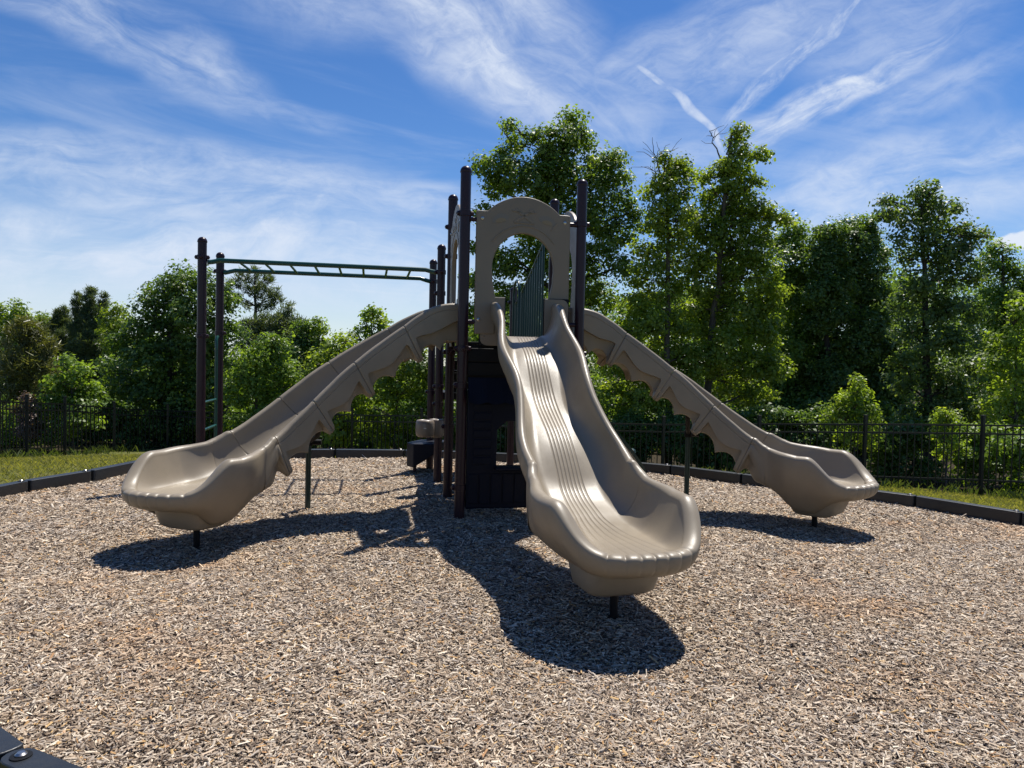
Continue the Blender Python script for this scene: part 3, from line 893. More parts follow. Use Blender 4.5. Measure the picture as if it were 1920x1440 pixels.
def slide(S, th0, curv, label, wave=0.0, sections=True, post_at=None, hw0=.258, post_top=None, foot_s=2.30):
    root = empty('slide', (S[0], S[1], 1.5), PLAY); root['label'] = label
    SE = 2.60; B = .095
    s_tab = np.linspace(-.05, 3.2, 400)
    th = R(th0) + R(curv) * np.clip(s_tab, 0, None)
    cx = np.concatenate([[0], np.cumsum((np.cos(th[1:]) + np.cos(th[:-1])) / 2 * np.diff(s_tab))]); cy = np.concatenate([[0], np.cumsum((np.sin(th[1:]) + np.sin(th[:-1])) / 2 * np.diff(s_tab))])
    i0 = np.searchsorted(s_tab, 0); cx += S[0] - cx[i0]; cy += S[1] - cy[i0]
    def ctr(s): return np.interp(s, s_tab, cx), np.interp(s, s_tab, cy), np.interp(s, s_tab, th)
    nb, nw, nr = 52, 14, 9
    def half(s): return hw0 + (float(pchip(s, HWW, .3)) if wave else float(pchip(s, HWT, .22)))
    def ring(s, nose=0.0):
        """right half of the cross-section (lateral, height above bed); returns the whole ring"""
        win = float(np.interp(s, [.1, .45, 1.55, 1.95], [0, 1, 1, 0])); win = win * win * (3 - 2 * win)
        rail = float(pchip(s, RAIL, .07)) - .024 + wave * .020 * math.sin(s * 2 * math.pi / .82 + .4) * win
        bed = float(pchip(s, BEDZ)); tz = -(float(pchip(s + .03, BEDZ)) - float(pchip(s - .03, BEDZ))) / .06; th_ = math.atan(max(tz, 0)) * float(np.interp(s, [.0, .25, 1.70, 1.93], [0, 1, 1, 0]))
        dep = max((rail - bed) * math.cos(th_), .011)
        hw = half(s)
        hw += wave * .020 * math.cos(s * 2 * math.pi / .82 + 1.0) * win
        b = hw * .56; r = .027 + .007 * float(np.interp(s, [1.55, 1.95], [0, 1]))
        hump = wave * .038 * math.sin((s - .35) * 2 * math.pi / .82) * win
        lat, e = [], []
        for k in range(nb): lat.append(b * k / nb); e.append(0.0)
        for k in range(nw): a = math.pi / 2 * k / nw; lat.append(b + (hw - b) * math.sin(a)); e.append(max(dep, .002) * (1 - math.cos(a)))
        for k in range(nr + 1): a = math.pi * (1 - k / nr); lat.append(hw + r + r * math.cos(a)); e.append(dep + r * math.sin(a))
        W = hw + 2 * r
        # outer skin: band, scalloped pockets between ribs, underside
        ex = float(np.interp(s, [1.78, 1.94], [0, 1]))
        tau = None
        edges = [-.02] + SEAMS
        rib = 0.0; sc = 0.0
        for a_, b_ in zip(edges, SEAMS + [2.02]):
            if a_ <= s <= b_: tau = (s - a_) / (b_ - a_)
        if tau is None: tau = 0.0 if s < 0 else 1.0
        dist = min(tau, 1 - tau)
        rib = 1.0 - float(np.interp(dist, [.065, .085], [0, 1]))
        band = .115 + .065 * math.sin(math.pi * tau) ** 2 * (1 - ex) + .16 * rib
        xx = (2 * tau) % 1.0
        arc = 1 - (2 * xx - 1) ** 2
        low = (-.112 + .080 * arc * (1 - rib)) * (1 - ex) - .095 * ex
        rc = .048 * (1 - rib) * (1 - ex)
        if s < .12: low = -.05
        e_band = max(dep - band, low + .03)
        A_ = [(W, dep - .026), (W - .0035, dep - .029), (W - .0035, dep - .033), (W, dep - .036), (W, (dep + e_band) / 2), (W - .002, e_band), (W - rc - .004, e_band - .005), (W - rc - .008, e_band * .6 + low * .4),
              (W - rc - .016, low + .010), (W - rc - .032, low), (hw * .80, max(low, -.03) + min(hump, 0) * .4), (hw * .45, -.022 + hump * .8)]
        if wave:
            A_ = [(W, dep - .026), (W, dep - .029), (W, dep - .033), (W, dep - .036), (W - .002, dep - .07), (W - .010, dep - .11), (W - .028, dep - .15), (W - .048, dep * .3 - .01), (W - .065, -.03), (W - .085, -.046), (hw * .72, -.05 + min(hump, 0) * .5), (hw * .4, -.05 + hump * .85)]
        B_ = [(W, dep * .8), (W, dep * .68), (W, dep * .55), (W, dep * .42), (W, dep * .28), (W - .002, dep * .1 - .02), (W - .006, -.04), (W - .014, -.058), (W - .026, -.075), (W - .045, -.088), (hw * .70, -.096), (hw * .4, -.097)]
        pts = [(a_[0] * (1 - ex) + b_[0] * ex, a_[1] * (1 - ex) + b_[1] * ex) for a_, b_ in zip(A_, B_)]
        for x, y in pts: lat.append(x); e.append(y)
        lat, e = np.array(lat), np.array(e)
        # fine grooves along the middle of the bed
        sp = float(pchip(s, SPT, .3))
        gph = lat[:nb] / sp
        gr = np.where(gph < 1.02, np.clip(np.cos(gph * math.pi * 3.5 + math.pi / 2 * 0), 0, 1) ** 1, 0)
        gl = np.abs(np.sin(gph * math.pi * 3.5))
        e[:nb] -= np.where(gph < 1.0, .0052 * (1 - gl) ** 2.0, 0) * min(1, max(0, (s + .1) * 8))
        e[:nb + nw] += hump * (1 - np.clip(lat[:nb + nw] / hw, 0, 1) ** 2)
        L = np.concatenate([-lat[1:][::-1], lat]); E_ = np.concatenate([e[1:][::-1], e])
        qn = np.abs(L) / W
        fw = B * float(np.interp(s, [2.0, SE], [0, 1])) ** 1.5 * (1 - np.clip(qn, 0, 1) ** 2)
        nz = np.zeros_like(L)
        if nose > 0:
            mid = -.042 + .5 * dep * qn ** 2
            fing = np.where(np.abs(L) < sp, 1 - .10 * (1 - np.abs(np.sin(np.abs(L) / sp * math.pi * 3.5))) ** 3 * 1.0, 1)
            E_ = mid + (E_ - mid) * math.cos(nose)
            k_ = .050 * math.sin(nose) * fing
            fw = fw + k_ * (1 - .35 * qn ** 4); L = L + np.sign(L) * k_ * .75 * qn ** 3
        else:
            if s > 2.35:
                fl = float(np.interp(s, [2.35, SE], [0, 1]))
                E_ = np.where((np.abs(L) < sp) & (E_ > -.02), E_ - fl * .004 * (1 - np.abs(np.sin(np.abs(L) / sp * math.pi * 3.5))) ** 2, E_)
        return L, E_, fw, bed, th_
    def place(s, nose=0.0, inset=0.0):
        L, E_, fw, bed, th_ = ring(s, nose)
        if inset: E_ = E_ - inset; L = L * (1 - inset * 2.0)
        x, y, t_ = ctr(s + fw + E_ * math.sin(th_)); Zz = bed + E_ * math.cos(th_)
        return np.stack([x + np.sin(t_) * L, y - np.cos(t_) * L, Zz], 1)
    def piece(s0, s1, nm, end=False):
        nrow = max(8, int((s1 - s0) / .013))
        rows = [place(s0, inset=.006), place(s0 + .006)] if s0 > 0.1 else [place(s0)]
        for s in np.linspace(s0 + .012, s1 - (.012 if not end else 0), nrow): rows.append(place(float(s)))
        if not end: rows += [place(s1 - .006), place(s1, inset=.006)]
        m_ = len(rows[0]); n_ = len(rows)
        V = np.concatenate(rows); i = np.arange(n_ * m_).reshape(n_, m_); j = np.roll(i, -1, 1)
        F = np.stack([i[:-1], i[1:], j[1:], j[:-1]], -1).reshape(-1, 4)
        if nm is None: return V, F[:, ::-1]
        o = mesh_np(nm, V, F[:, ::-1], TAN, root, smooth=True); o.data.set_sharp_from_angle(angle=R(38)); return o
    S1 = 1.96
    def exit_bowl():
        """flared exit: rows sweep from a straight cross-section at S1 to the rounded rim, over the rim roll, down the skin and back underneath"""
        hw1 = half(S1); wm, sa, se, ne = .352, 2.20, 2.705 if wave else 2.665, 2.6
        qg = float(pchip(S1, SPT, .3)) / hw1
        q = np.concatenate([np.linspace(-1, -qg * 1.04, 62)[:-1], np.linspace(-qg * 1.04, qg * 1.04, 113), np.linspace(qg * 1.04, 1, 62)[1:]])
        t_ = np.linspace(0, 1, 160)
        side_s = S1 + (sa - S1) * t_[:-1]; side_l = hw1 + (wm - hw1) * (3 * t_[:-1] ** 2 - 2 * t_[:-1] ** 3)
        an = np.linspace(0, math.pi / 2, 240); cor_s = sa + (se - sa) * np.sin(an) ** (2 / ne); cor_l = wm * np.clip(np.cos(an), 0, 1) ** (2 / ne)
        hs, hl = np.concatenate([side_s, cor_s]), np.concatenate([side_l, cor_l])
        Bs = np.concatenate([hs, hs[::-1][1:]]); Bl = np.concatenate([-hl, hl[::-1][1:]])
        ln = np.concatenate([[0], np.cumsum(np.hypot(np.diff(Bs), np.diff(Bl)))])
        un = np.linspace(0, ln[-1], 2600); Bs, Bl = np.interp(un, ln, Bs), np.interp(un, ln, Bl); ln = un / un[-1]
        f = .5 + .5 * (q * (.76 + .24 * q * q))
        cs, cl = np.interp(f, ln, Bs), np.interp(f, ln, Bl)
        ds, dl = np.gradient(cs, f), np.gradient(cl, f)
        for arr in (ds, dl): arr[:] = np.convolve(np.pad(arr, 3, mode='edge'), np.ones(7) / 7, 'valid')
        nn = np.hypot(ds, dl); ns, nl = dl / nn, -ds / nn                     # outward normal in plan
        def rimz(sv):
            u_ = np.clip((sv - (se - .30)) / .275, 0, 1); drop = u_ * u_ * (3 - 2 * u_)
            base = np.interp(sv, RAIL[:, 0], RAIL[:, 1]) - .024; base = np.where(sv > 2.28, .582, base)
            base = np.where((sv > 2.1) & (sv <= 2.28), np.interp(sv, [2.1, 2.28], [float(np.interp(2.1, RAIL[:, 0], RAIL[:, 1])) - .024, .582]), base)
            return base * (1 - drop) + .380 * drop, drop
        bz = lambda sv: np.array([float(pchip(v, BEDZ)) for v in np.atleast_1d(sv)])
        gl = np.abs(np.sin(q / qg * math.pi * 3.5)); ing = np.abs(q) < qg
        rowsV = []
        def emit(sv, lv, zv):
            x, y, a_ = ctr(sv); rowsV.append(np.stack([x + np.sin(a_) * lv, y - np.cos(a_) * lv, zv], 1))
        bns, bnl = np.gradient(Bs), np.gradient(Bl); bh = np.hypot(bns, bnl) + 1e-12; bns, bnl = bns / bh, bnl / bh
        zB, dB = rimz(Bs); wB = .44 * hw1 * (1 - dB) + .075 * dB
        for u_ in np.linspace(0, 1, 72):
            a = 1 - (1 - u_) ** 1.6
            sv = (1 - a) * S1 + a * cs; lv = (1 - a) * hw1 * q + a * cl
            D = np.hypot(sv[:, None] - Bs[None], lv[:, None] - Bl[None]); k = D.argmin(1); d = D[np.arange(len(q)), k]
            dn = np.minimum(d, np.abs((sv - Bs[k]) * bnl[k] - (lv - Bl[k]) * bns[k]))
            # soft average of the wall data over nearby boundary points
            wgt = np.exp(-((D - d[:, None]) / .010)); wgt /= wgt.sum(1)[:, None]
            zz, ww = (wgt * zB[None]).sum(1), (wgt * wB[None]).sum(1)
            tt = np.clip(1 - dn / ww, 0, 1); b_ = bz(sv)
            mm = np.clip((sv - S1) / .22, 0, 1); mm = mm * mm * (3 - 2 * mm)
            zv = b_ + (zz - b_) * ((1 - mm) * (1 - np.sqrt(np.clip(1 - tt * tt, 0, 1))) + mm * (1 - np.cos(1.36 * tt)) / (1 - math.cos(1.36)))
            zv = zv - np.where(ing, (.0052 - .0015 * a) * (1 - gl) ** 2.0, 0)
            emit(sv, lv, zv)
        edge = np.clip((cs - S1) / .30, 0, 1); edge = edge * edge * (3 - 2 * edge); zl = (float(pchip(S1, BEDZ)) - .095) * (1 - edge) + ((.250 if wave else .135) * (1 - rimz(cs)[1]) + .262 * rimz(cs)[1]) * edge
        zr, dr = rimz(cs); r = .034 + .013 * edge; rv = .033 + .007 * edge * (1 - dr) - .009 * dr
        cut = np.where(ing, .0105 * (1 - gl) ** 1.8, 0) * dr
        for k in range(1, 13):
            a = math.pi * (1 - k / 12)
            o = r * (1 + math.cos(a)) - cut; z = zr + (rv + .001 * (1 - edge)) * math.sin(a) - cut * .8
            emit(cs + ns * o, cl + nl * o, z)
        for fz, fo in ((.12, 0), (.3, -.001), (.5, -.002), (.68, -.006), (.82, -.014), (.92, -.028), (.98, -.046), (1.0, -.07)):
            o = 2 * r + fo - cut * (1 - fz) - (1 - dr) * edge * np.interp(fz, [.12, .3, .5, .7, .85, 1.0], [0, .010, .040, .085, .125, .150]) - dr * np.interp(fz, [.1, .3, .5, .7, .85, 1.0], [0, .003, .012, .028, .048, .07]); z = zr + (zl - zr) * fz
            emit(cs + ns * o, cl + nl * o, z)
        for a in (.75, .4, 0.0):
            emit((1 - a) * S1 + a * (cs + ns * -.08), (1 - a) * hw1 * q + a * (cl + nl * -.08), zl * a + (float(pchip(S1, BEDZ)) - .08) * (1 - a))
        n_, m_ = len(rowsV), len(q)
        V = np.concatenate(rowsV); i = np.arange(n_ * m_).reshape(n_, m_)
        F = np.stack([i[:-1, :-1], i[:-1, 1:], i[1:, 1:], i[1:, :-1]], -1).reshape(-1, 4)
        return V, F
    def join(nm, grids):
        Vs, Fs, b = [], [], 0
        for V, F in grids: Vs.append(V); Fs.append(F + b); b += len(V)
        return mesh_np(nm, np.concatenate(Vs), np.concatenate(Fs), TAN, root, smooth=True)
    if sections:
        e = [-.03] + SEAMS
        for k in range(len(e) - 1):
            piece(e[k] + (.0015 if k else 0), e[k + 1] - .0015, 'entry_section' if k == 0 else 'chute_section')
        join('exit_section', [piece(SEAMS[-1] + .0015, S1, None, True), exit_bowl()])
    else:
        join('chute', [piece(-.03, S1, None, True), exit_bowl()])
    # hollow foot under the exit
    ft = MB()
    secs = []
    for z, s0, s1, w in ((.34, 2.02, 2.56, .215), (.27, 2.06, 2.55, .215), (.19, 2.11, 2.52, .21), (.125, 2.15, 2.49, .20), (.105, 2.18, 2.46, .175)):
        ringp = []
        for k in range(32):
            a = 2 * math.pi * k / 32; c_, s_ = math.cos(a), math.sin(a)
            ss = (s0 + s1) / 2 + (s1 - s0) / 2 * math.copysign(abs(c_) ** .45, c_); ll = w * math.copysign(abs(s_) ** .45, s_)
            x, y, t_ = ctr(ss); ringp.append((x + math.sin(t_) * ll, y - math.cos(t_) * ll, z - (.02 if z > .3 else 0)))
        secs.append(ringp)
    V = [p for r_ in secs for p in r_]; F = []
    for q in range(len(secs) - 1):
        for k in range(32):
            a, b = q * 32 + k, q * 32 + (k + 1) % 32; F.append((a, b, b + 32, a + 32))
    F.append(tuple(range((len(secs) - 1) * 32, len(secs) * 32)))
    ft.add(V, F); ft.build('exit_foot', TAN, root, smooth=True, angle=50)
    x, y, t_ = ctr(foot_s)
    pm = MB(); pm.tube([(x, y, .14), (x, y, -.25)], .023, 14); pm.build('foot_post', BLACKV, root, smooth=True)
    # flange plate behind the entry rails
    x, y, t_ = ctr(0.0); d = Vector((math.cos(t_), math.sin(t_), 0)); l_ = Vector((math.sin(t_), -math.cos(t_), 0))
    c = Vector((x, y, 0)) + d * .004
    for s_ in (-1, 1):
        fl = MB(); P = []
        x0, x1, z0, z1, rd = .17, .375, 1.47, 1.875, .06
        for cx_, cz_, a0 in ((x1 - rd, z0 + rd, -90), (x1 - rd, z1 - rd, 0), (x0 + .01, z1 - .01, 90), (x0 + .01, z0 + .01, 180)):
            rr_ = rd if cx_ > .2 else .01
            for k in range(5):
                a = R(a0 + 90 * k / 4); P.append((cx_ + rr_ * math.cos(a), cz_ + rr_ * math.sin(a)))
        k = len(P)
        fl.add([c + l_ * (s_ * x_) + Vector((0, 0, z_)) for x_, z_ in P] + [c + l_ * (s_ * x_) + Vector((0, 0, z_)) + d * .030 for x_, z_ in P],
               [tuple(range(k)), tuple(range(k, 2 * k))] + [(j, (j + 1) % k, (j + 1) % k + k, j + k) for j in range(k)])
        for bx, bz in ((.335, 1.80), (.345, 1.55)):
            q = c + l_ * (s_ * bx) + Vector((0, 0, bz)) + d * .029
            fl.tube([q, q + d * .006], [.010, .007], 10)
        fl.build('entry_flange', PANEL, root, bevel=0.004)
        gap_mb = MB(); gap_mb.box(c + l_ * (s_ * .272) + Vector((0, 0, 1.6725)) + d * .012, (.024, .222, .417), t_)  # black backing strip standing in for the shaded gap round the flange
        gap_mb.build('entry_gap_shade', BLACKV, root, bevel=0.011, seg=3)
    if post_at is not None:
        px, py, zt = post_at
        o = MB(); o.tube([(px, py, -.15), (px, py, zt)], .0245, 16)
        so = o.build('support_post', DKGREEN, root, smooth=True); so['label'] = 'dark green pipe leg under the bend of the slide'
        # clamp and arm up to the chute
        best = min(np.linspace(.9, 1.6, 60), key=lambda q: (ctr(q)[0] - px) ** 2 + (ctr(q)[1] - py) ** 2)
        x, y, t_ = ctr(float(best)); zb = float(pchip(best, RAIL)) - .265 - .05
        o = MB(); o.lathe((px, py, zt), [(.034, -.035), (.036, -.03), (.036, .022), (.030, .034), (.012, .04)], 18)
        o.tube([(px, py, zt), ((px + x) / 2, (py + y) / 2, zt + .06), (x, y, zb)], .022, 12)
        d = Vector((px - x, py - y, 0)).normalized(); o.tube([Vector((px, py, zt)) + Vector((.02, .02, -.005)), Vector((px, py, zt)) + Vector((.105, .03, -.008))], [.026, .026], 12)
        o.build('support_clamp', BLACKV, root, smooth=True, angle=40)
    return root


slide((.090, 6.292), -82.8, 4.3, 'wide tan wave slide in the middle, coming towards the camera', wave=1.0, sections=False, foot_s=2.34, hw0=.240)
slide((-.51, 6.68), 190.9, 23.0, 'curved tan slide on the left, bending towards the camera', post_at=(-1.774, 6.47, .60))
slide((.475, 6.87), 10.9, -23.0, 'curved tan slide on the right, bending towards the camera', post_at=(1.696, 7.06, .69))


# ------------------------------------------------------------------ fence
def fence():
    pts = [(12.3, 11.06, .55), (10.2, 11.92, .49), (8.15, 12.75, .43), (6.45, 13.44, .35), (4.75, 14.12, .26), (3.06, 14.8, .155), (1.37, 15.48, .10), (-.33, 16.16, .085), (-2.05, 16.84, .075), (-3.78, 17.53, .01), (-5.50, 18.21, -.06),
           (-7.30, 18.92, -.10), (-8.87, 19.05, -.10), (-9.5, 17.65, .03), (-9.92, 16.4, .20), (-9.98, 15.2, .29), (-9.93, 14.3, .37), (-9.86, 13.0, .45), (-9.8, 11.6, .5)]
    root = empty('fence', (0, 16, -.9)); tag(root, 'black metal picket fence along the far side of the lawn', 'fence')
    Hf = 1.09
    pm = None
    for k, (x, y, zt) in enumerate(pts):
        mb = MB(); mb.box((x, y, zt - Hf / 2 + .02), (.056, .056, Hf + .28), .3)
        mb.box((x, y, zt + .165), (.066, .066, .014), .3)
        o = mb.build('fence_post', FENCE, root, bevel=0.004)
    for k in range(len(pts) - 1):
        a, b = Vector(pts[k]), Vector(pts[k + 1]); d = b - a; L = Vector((d.x, d.y, 0)).length; rz = math.atan2(d.y, d.x)
        mb = MB()
        tl = Matrix.Rotation(-math.atan2(d.z, L), 4, 'Y')
        for dz in (-.018, -.165, -Hf + .12):
            c = (a + b) / 2 + Vector((0, 0, dz + .015)); mb.box(c, (d.length - .05, .026, .030), rz, tl)
        n = max(3, round(L / .113))
        for j in range(1, n):
            p = a + d * (j / n); mb.box(p + Vector((0, 0, -Hf / 2 - .0)), (.017, .017, Hf - .01), rz)
        mb.build('fence_panel', FENCE, root)


fence()


# ------------------------------------------------------------------ trees and bushes
def leaves_np(g, C, rad, per, size, flat=0.35, droop=0.0, out=None):
    """leaf quads in clumps: C (k,3) centres, rad (k,) clump radii"""
    k = len(C); n = k * per
    idx = np.repeat(np.arange(k), per)
    d = g.normal(0, 1, (n, 3)); d /= np.linalg.norm(d, axis=1)[:, None]
    rr = g.uniform(0, 1, n) ** 0.45
    P = C[idx] + d * (rr * rad[idx])[:, None] * np.array([1.0, 1.0, 0.72])
    nrm = g.normal(0, 1, (n, 3)) * (1 - flat) + np.array([0, 0, 1.2]) * flat + (d * 0.35 if out is None else d * .25 + out[idx] * .75)
    nrm /= np.linalg.norm(nrm, axis=1)[:, None]
    t = g.normal(0, 1, (n, 3)) + d * .8 + np.array([0, 0, -droop]); t -= nrm * np.sum(t * nrm, 1)[:, None]; t /= np.linalg.norm(t, axis=1)[:, None] + 1e-9
    s = np.cross(nrm, t)
    l = (size * g.uniform(.6, 1.35, n))[:, None]; w = l * g.uniform(.28, .42, n)[:, None]
    V = np.stack([P - t * l * .5, P + s * w - t * l * .05 + nrm * l * .06, P + t * l * .5 - nrm * l * .08, P - s * w - t * l * .05 + nrm * l * .06], 1).reshape(-1, 3)
    return V


def needles_np(g, C, rad, per, size):
    k = len(C); n = k * per; idx = np.repeat(np.arange(k), per)
    d = g.normal(0, 1, (n, 3)) + np.array([0, 0, .6]); d /= np.linalg.norm(d, axis=1)[:, None]
    a = np.cross(d, g.normal(0, 1, (n, 3))); a /= np.linalg.norm(a, axis=1)[:, None] + 1e-9
    P = C[idx] + g.normal(0, 1, (n, 3)) * (rad[idx] * .42)[:, None]
    l = (size * g.uniform(.6, 1.3, n))[:, None]; w = l * .085
    return np.stack([P - a * w, P + a * w, P + d * l + a * w * .3, P + d * l - a * w * .3], 1).reshape(-1, 3)


def limb(mb, g, p0, p1, r0, r1, seg=6, wob=.08, n=7):
    p0, p1 = np.asarray(p0, float), np.asarray(p1, float); L = np.linalg.norm(p1 - p0)
    P = []
    for k in range(seg + 1):
        f = k / seg; q = p0 + (p1 - p0) * f + g.normal(0, wob * L * .35, 3) * math.sin(math.pi * f); q[2] += .06 * L * math.sin(math.pi * f)
        P.append(tuple(q))
    mb.tube(P, [r0 + (r1 - r0) * k / seg for k in range(seg + 1)], n, cap=False)
    return P


TREES = 'trees of the wood beyond the fence'


def plant(name, label, cat, Y, trunk_px, lobes, m, bk=BARK, leaf_size=.125, dens=1.0, seed=0, depth=.75, clump=.34, needle=False, tr=.14, dead=(), group=TREES, spread=None, flat=.48, fat=1.0):
    """lobes: (photo x, photo y, radius in photo px) of the leaf masses, each given its own depth around Y"""
    g = np.random.default_rng(100 + seed); leaf_size *= .74 if not needle else 1
    s = Y / 1386.0
    x0 = at(trunk_px[0], trunk_px[1], Y)
    zb = float(max(ground_z(x0[0], Y), -2.2)); base = np.array([x0[0], Y, zb - .1])
    root = empty(name, tuple(base)); tag(root, label, cat, group)
    C, Rr, ctrs, Od = [], [], [], []
    for (lx, ly, lr) in lobes:
        Rm = lr * s * fat
        dy = g.uniform(-1, 1) * Rm * depth
        c = at(lx, ly, Y + dy); ctrs.append((c, Rm))
        k = max(6, int(11.5 * (Rm / clump) ** 2 * dens))
        d = g.normal(0, 1, (k, 3)); d /= np.linalg.norm(d, axis=1)[:, None]
        q = c + d * (Rm * g.uniform(.25, 1.0, k) ** .5)[:, None] * np.array([1, max(depth, .5), .95])
        C.append(q); Rr.append(clump * g.uniform(.55, 1.15, k)); Od.append(d)
    C = np.concatenate(C); Rr = np.concatenate(Rr); Od = np.concatenate(Od)
    keep = C[:, 2] > zb + .1; C, Rr, Od = C[keep], Rr[keep], Od[keep]
    per = int(np.clip(3.6 * (clump / leaf_size) ** 2, 10, 80))
    if needle: V = needles_np(g, C, Rr, 22, leaf_size)
    else: V = leaves_np(g, C, Rr, per, leaf_size, flat, 0.0, Od)
    F = np.arange(len(V)).reshape(-1, 4)
    mesh_np('crown', V, F, m, root)
    mb = MB()
    top = max(ctrs, key=lambda q: q[0][2])
    if trunk_px[2] is not None:
        tp = at(trunk_px[2], trunk_px[3], Y)
        trp = limb(mb, g, base, tp, tr, tr * .25, 12, .014, 9)
        trp = np.array(trp)
    else:
        trp = np.array([base + (top[0] - base) * f for f in np.linspace(0, .8, 8)]); mb.tube([tuple(p) for p in trp], [tr * (1 - .8 * f) for f in np.linspace(0, 1, 8)], 8, cap=False)
    for c, Rm in ctrs:
        zz = c[2] - max(.25, .45 * np.hypot(c[0] - trp[:, 0], c[1] - trp[:, 1]).min())
        j = int(np.argmin(np.abs(trp[:, 2] - zz))); a = trp[j]
        if np.linalg.norm(c - a) < .05: continue
        fr = 1 - j / len(trp)
        limb(mb, g, a, c, min(tr * .30 * (.3 + fr), .05), .010, 6, .08, 6)
        for _ in range(3): limb(mb, g, c - (c - a) * .3, c + g.normal(0, .5, 3) * Rm, .018, .006, 3, .1, 4)
    for (ax, ay, bx, by) in dead:
        a, b = at(ax, ay, Y), at(bx, by, Y)
        limb(mb, g, a, b, .022, .008, 5, .12, 5)
        for _ in range(7):
            f = g.uniform(.35, 1); p = a + (b - a) * f; limb(mb, g, p, p + np.array([g.normal(0, .3), g.normal(0, .2), g.uniform(.05, .4)]), .009, .004, 3, .15, 4)
    mb.build('trunk', bk, root, smooth=True)
    return root


def fill(x0, x1, y0, y1, r, n, seed, top=None):
    """evenly jittered lobes in a photo rectangle; top(x) optionally gives an upper outline"""
    g = np.random.default_rng(seed); out = []
    cols = max(1, int((x1 - x0) / (r * 1.25)))
    for k in range(n):
        x = x0 + (x1 - x0) * ((k % cols + g.uniform(.1, .9)) / cols); yt = top(x) if top else y0
        out.append((x, g.uniform(yt + r * .7, y1), r * g.uniform(.7, 1.2)))
    return out


# --- centre: the tall oak behind the tower
plant('oak_tree', 'tall dark oak with an open lobed crown standing behind the tower', 'tree', 21, (1040, 860, 1050, 300),
      [(1078, 228, 24), (1060, 258, 30), (1092, 262, 24), (955, 238, 13), (970, 268, 22), (1020, 272, 36), (1045, 300, 40), (905, 306, 20), (925, 318, 18), (945, 300, 24), (965, 330, 38), (1000, 345, 40), (1040, 350, 40), (1075, 330, 28), (930, 350, 24),
       (1120, 305, 28), (1150, 300, 20), (1145, 330, 30), (1170, 345, 16), (1120, 360, 34), (1160, 385, 28), (1185, 400, 16), (1095, 400, 36), (1130, 425, 32), (1170, 440, 26), (1190, 415, 14), (1050, 410, 44), (1000, 420, 40), (950, 420, 34), (905, 400, 22),
       (1120, 480, 36), (1165, 500, 26), (1090, 530, 40), (1130, 560, 34), (1040, 480, 40), (990, 490, 40), (940, 490, 34), (900, 460, 22), (890, 520, 24), (930, 560, 34), (980, 560, 40), (1040, 560, 40), (1090, 610, 38), (880, 590, 26), (895, 640, 24), (1130, 640, 34), (990, 630, 40), (1060, 690, 44), (1110, 740, 40)],
      L_OAK, BARKD, .135, 1.12, 1, .9, .33, tr=.2, fat=1.03, dead=((1075, 290, 1100, 240), (960, 275, 945, 245)))
# --- the two poplars right of the tower
plant('poplar_tree', 'tall light green poplar with a thin spire of leaves, highest of the right-hand group', 'tree', 19, (1312, 860, 1372, 250),
      [(1386, 245, 11), (1378, 268, 15), (1385, 288, 18), (1408, 290, 14), (1428, 292, 11), (1365, 305, 22), (1392, 320, 24), (1345, 325, 16), (1375, 345, 28), (1412, 350, 20), (1335, 355, 22), (1320, 330, 12), (1385, 385, 34), (1345, 395, 32), (1425, 385, 20), (1440, 400, 16), (1462, 408, 12), (1475, 410, 7),
       (1415, 420, 30), (1375, 440, 38), (1330, 440, 32), (1440, 440, 18), (1420, 470, 34), (1360, 490, 42), (1310, 485, 30), (1400, 520, 40), (1340, 545, 42), (1440, 510, 24), (1430, 560, 34), (1380, 590, 44), (1330, 610, 40), (1420, 620, 34), (1360, 655, 44), (1410, 680, 36), (1320, 680, 38), (1440, 650, 20), (1370, 720, 40), (1420, 735, 30), (1300, 405, 20), (1308, 440, 22), (1300, 530, 28), (1305, 580, 30), (1440, 590, 30), (1455, 540, 22), (1450, 690, 30)],
      L_POP, BARK, .12, 1.1, 2, .9, .30, tr=.115, fat=1.02, dead=((1352, 300, 1330, 245), (1362, 290, 1370, 262)))
plant('poplar_tree', 'light green poplar between the oak and the spired poplar, with bare twigs at its top', 'tree', 18.3, (1255, 860, 1250, 330),
      [(1245, 300, 14), (1275, 305, 16), (1262, 325, 20), (1290, 325, 13), (1235, 345, 18), (1225, 358, 18), (1265, 360, 26), (1290, 360, 16), (1240, 395, 28), (1278, 405, 26), (1225, 430, 26), (1262, 445, 32), (1235, 480, 32), (1280, 490, 28), (1205, 470, 18), (1200, 520, 26), (1245, 540, 38), (1190, 570, 28), (1215, 600, 38), (1268, 600, 36), (1170, 620, 26), (1240, 660, 42), (1190, 680, 36), (1285, 670, 30), (1150, 680, 24), (1220, 735, 40), (1270, 730, 34), (1160, 740, 34)],
      L_POP, BARK, .12, 1.1, 3, .9, .30, tr=.10, fat=1.02, dead=((1240, 330, 1225, 285), (1245, 340, 1248, 292), (1232, 360, 1228, 320)))
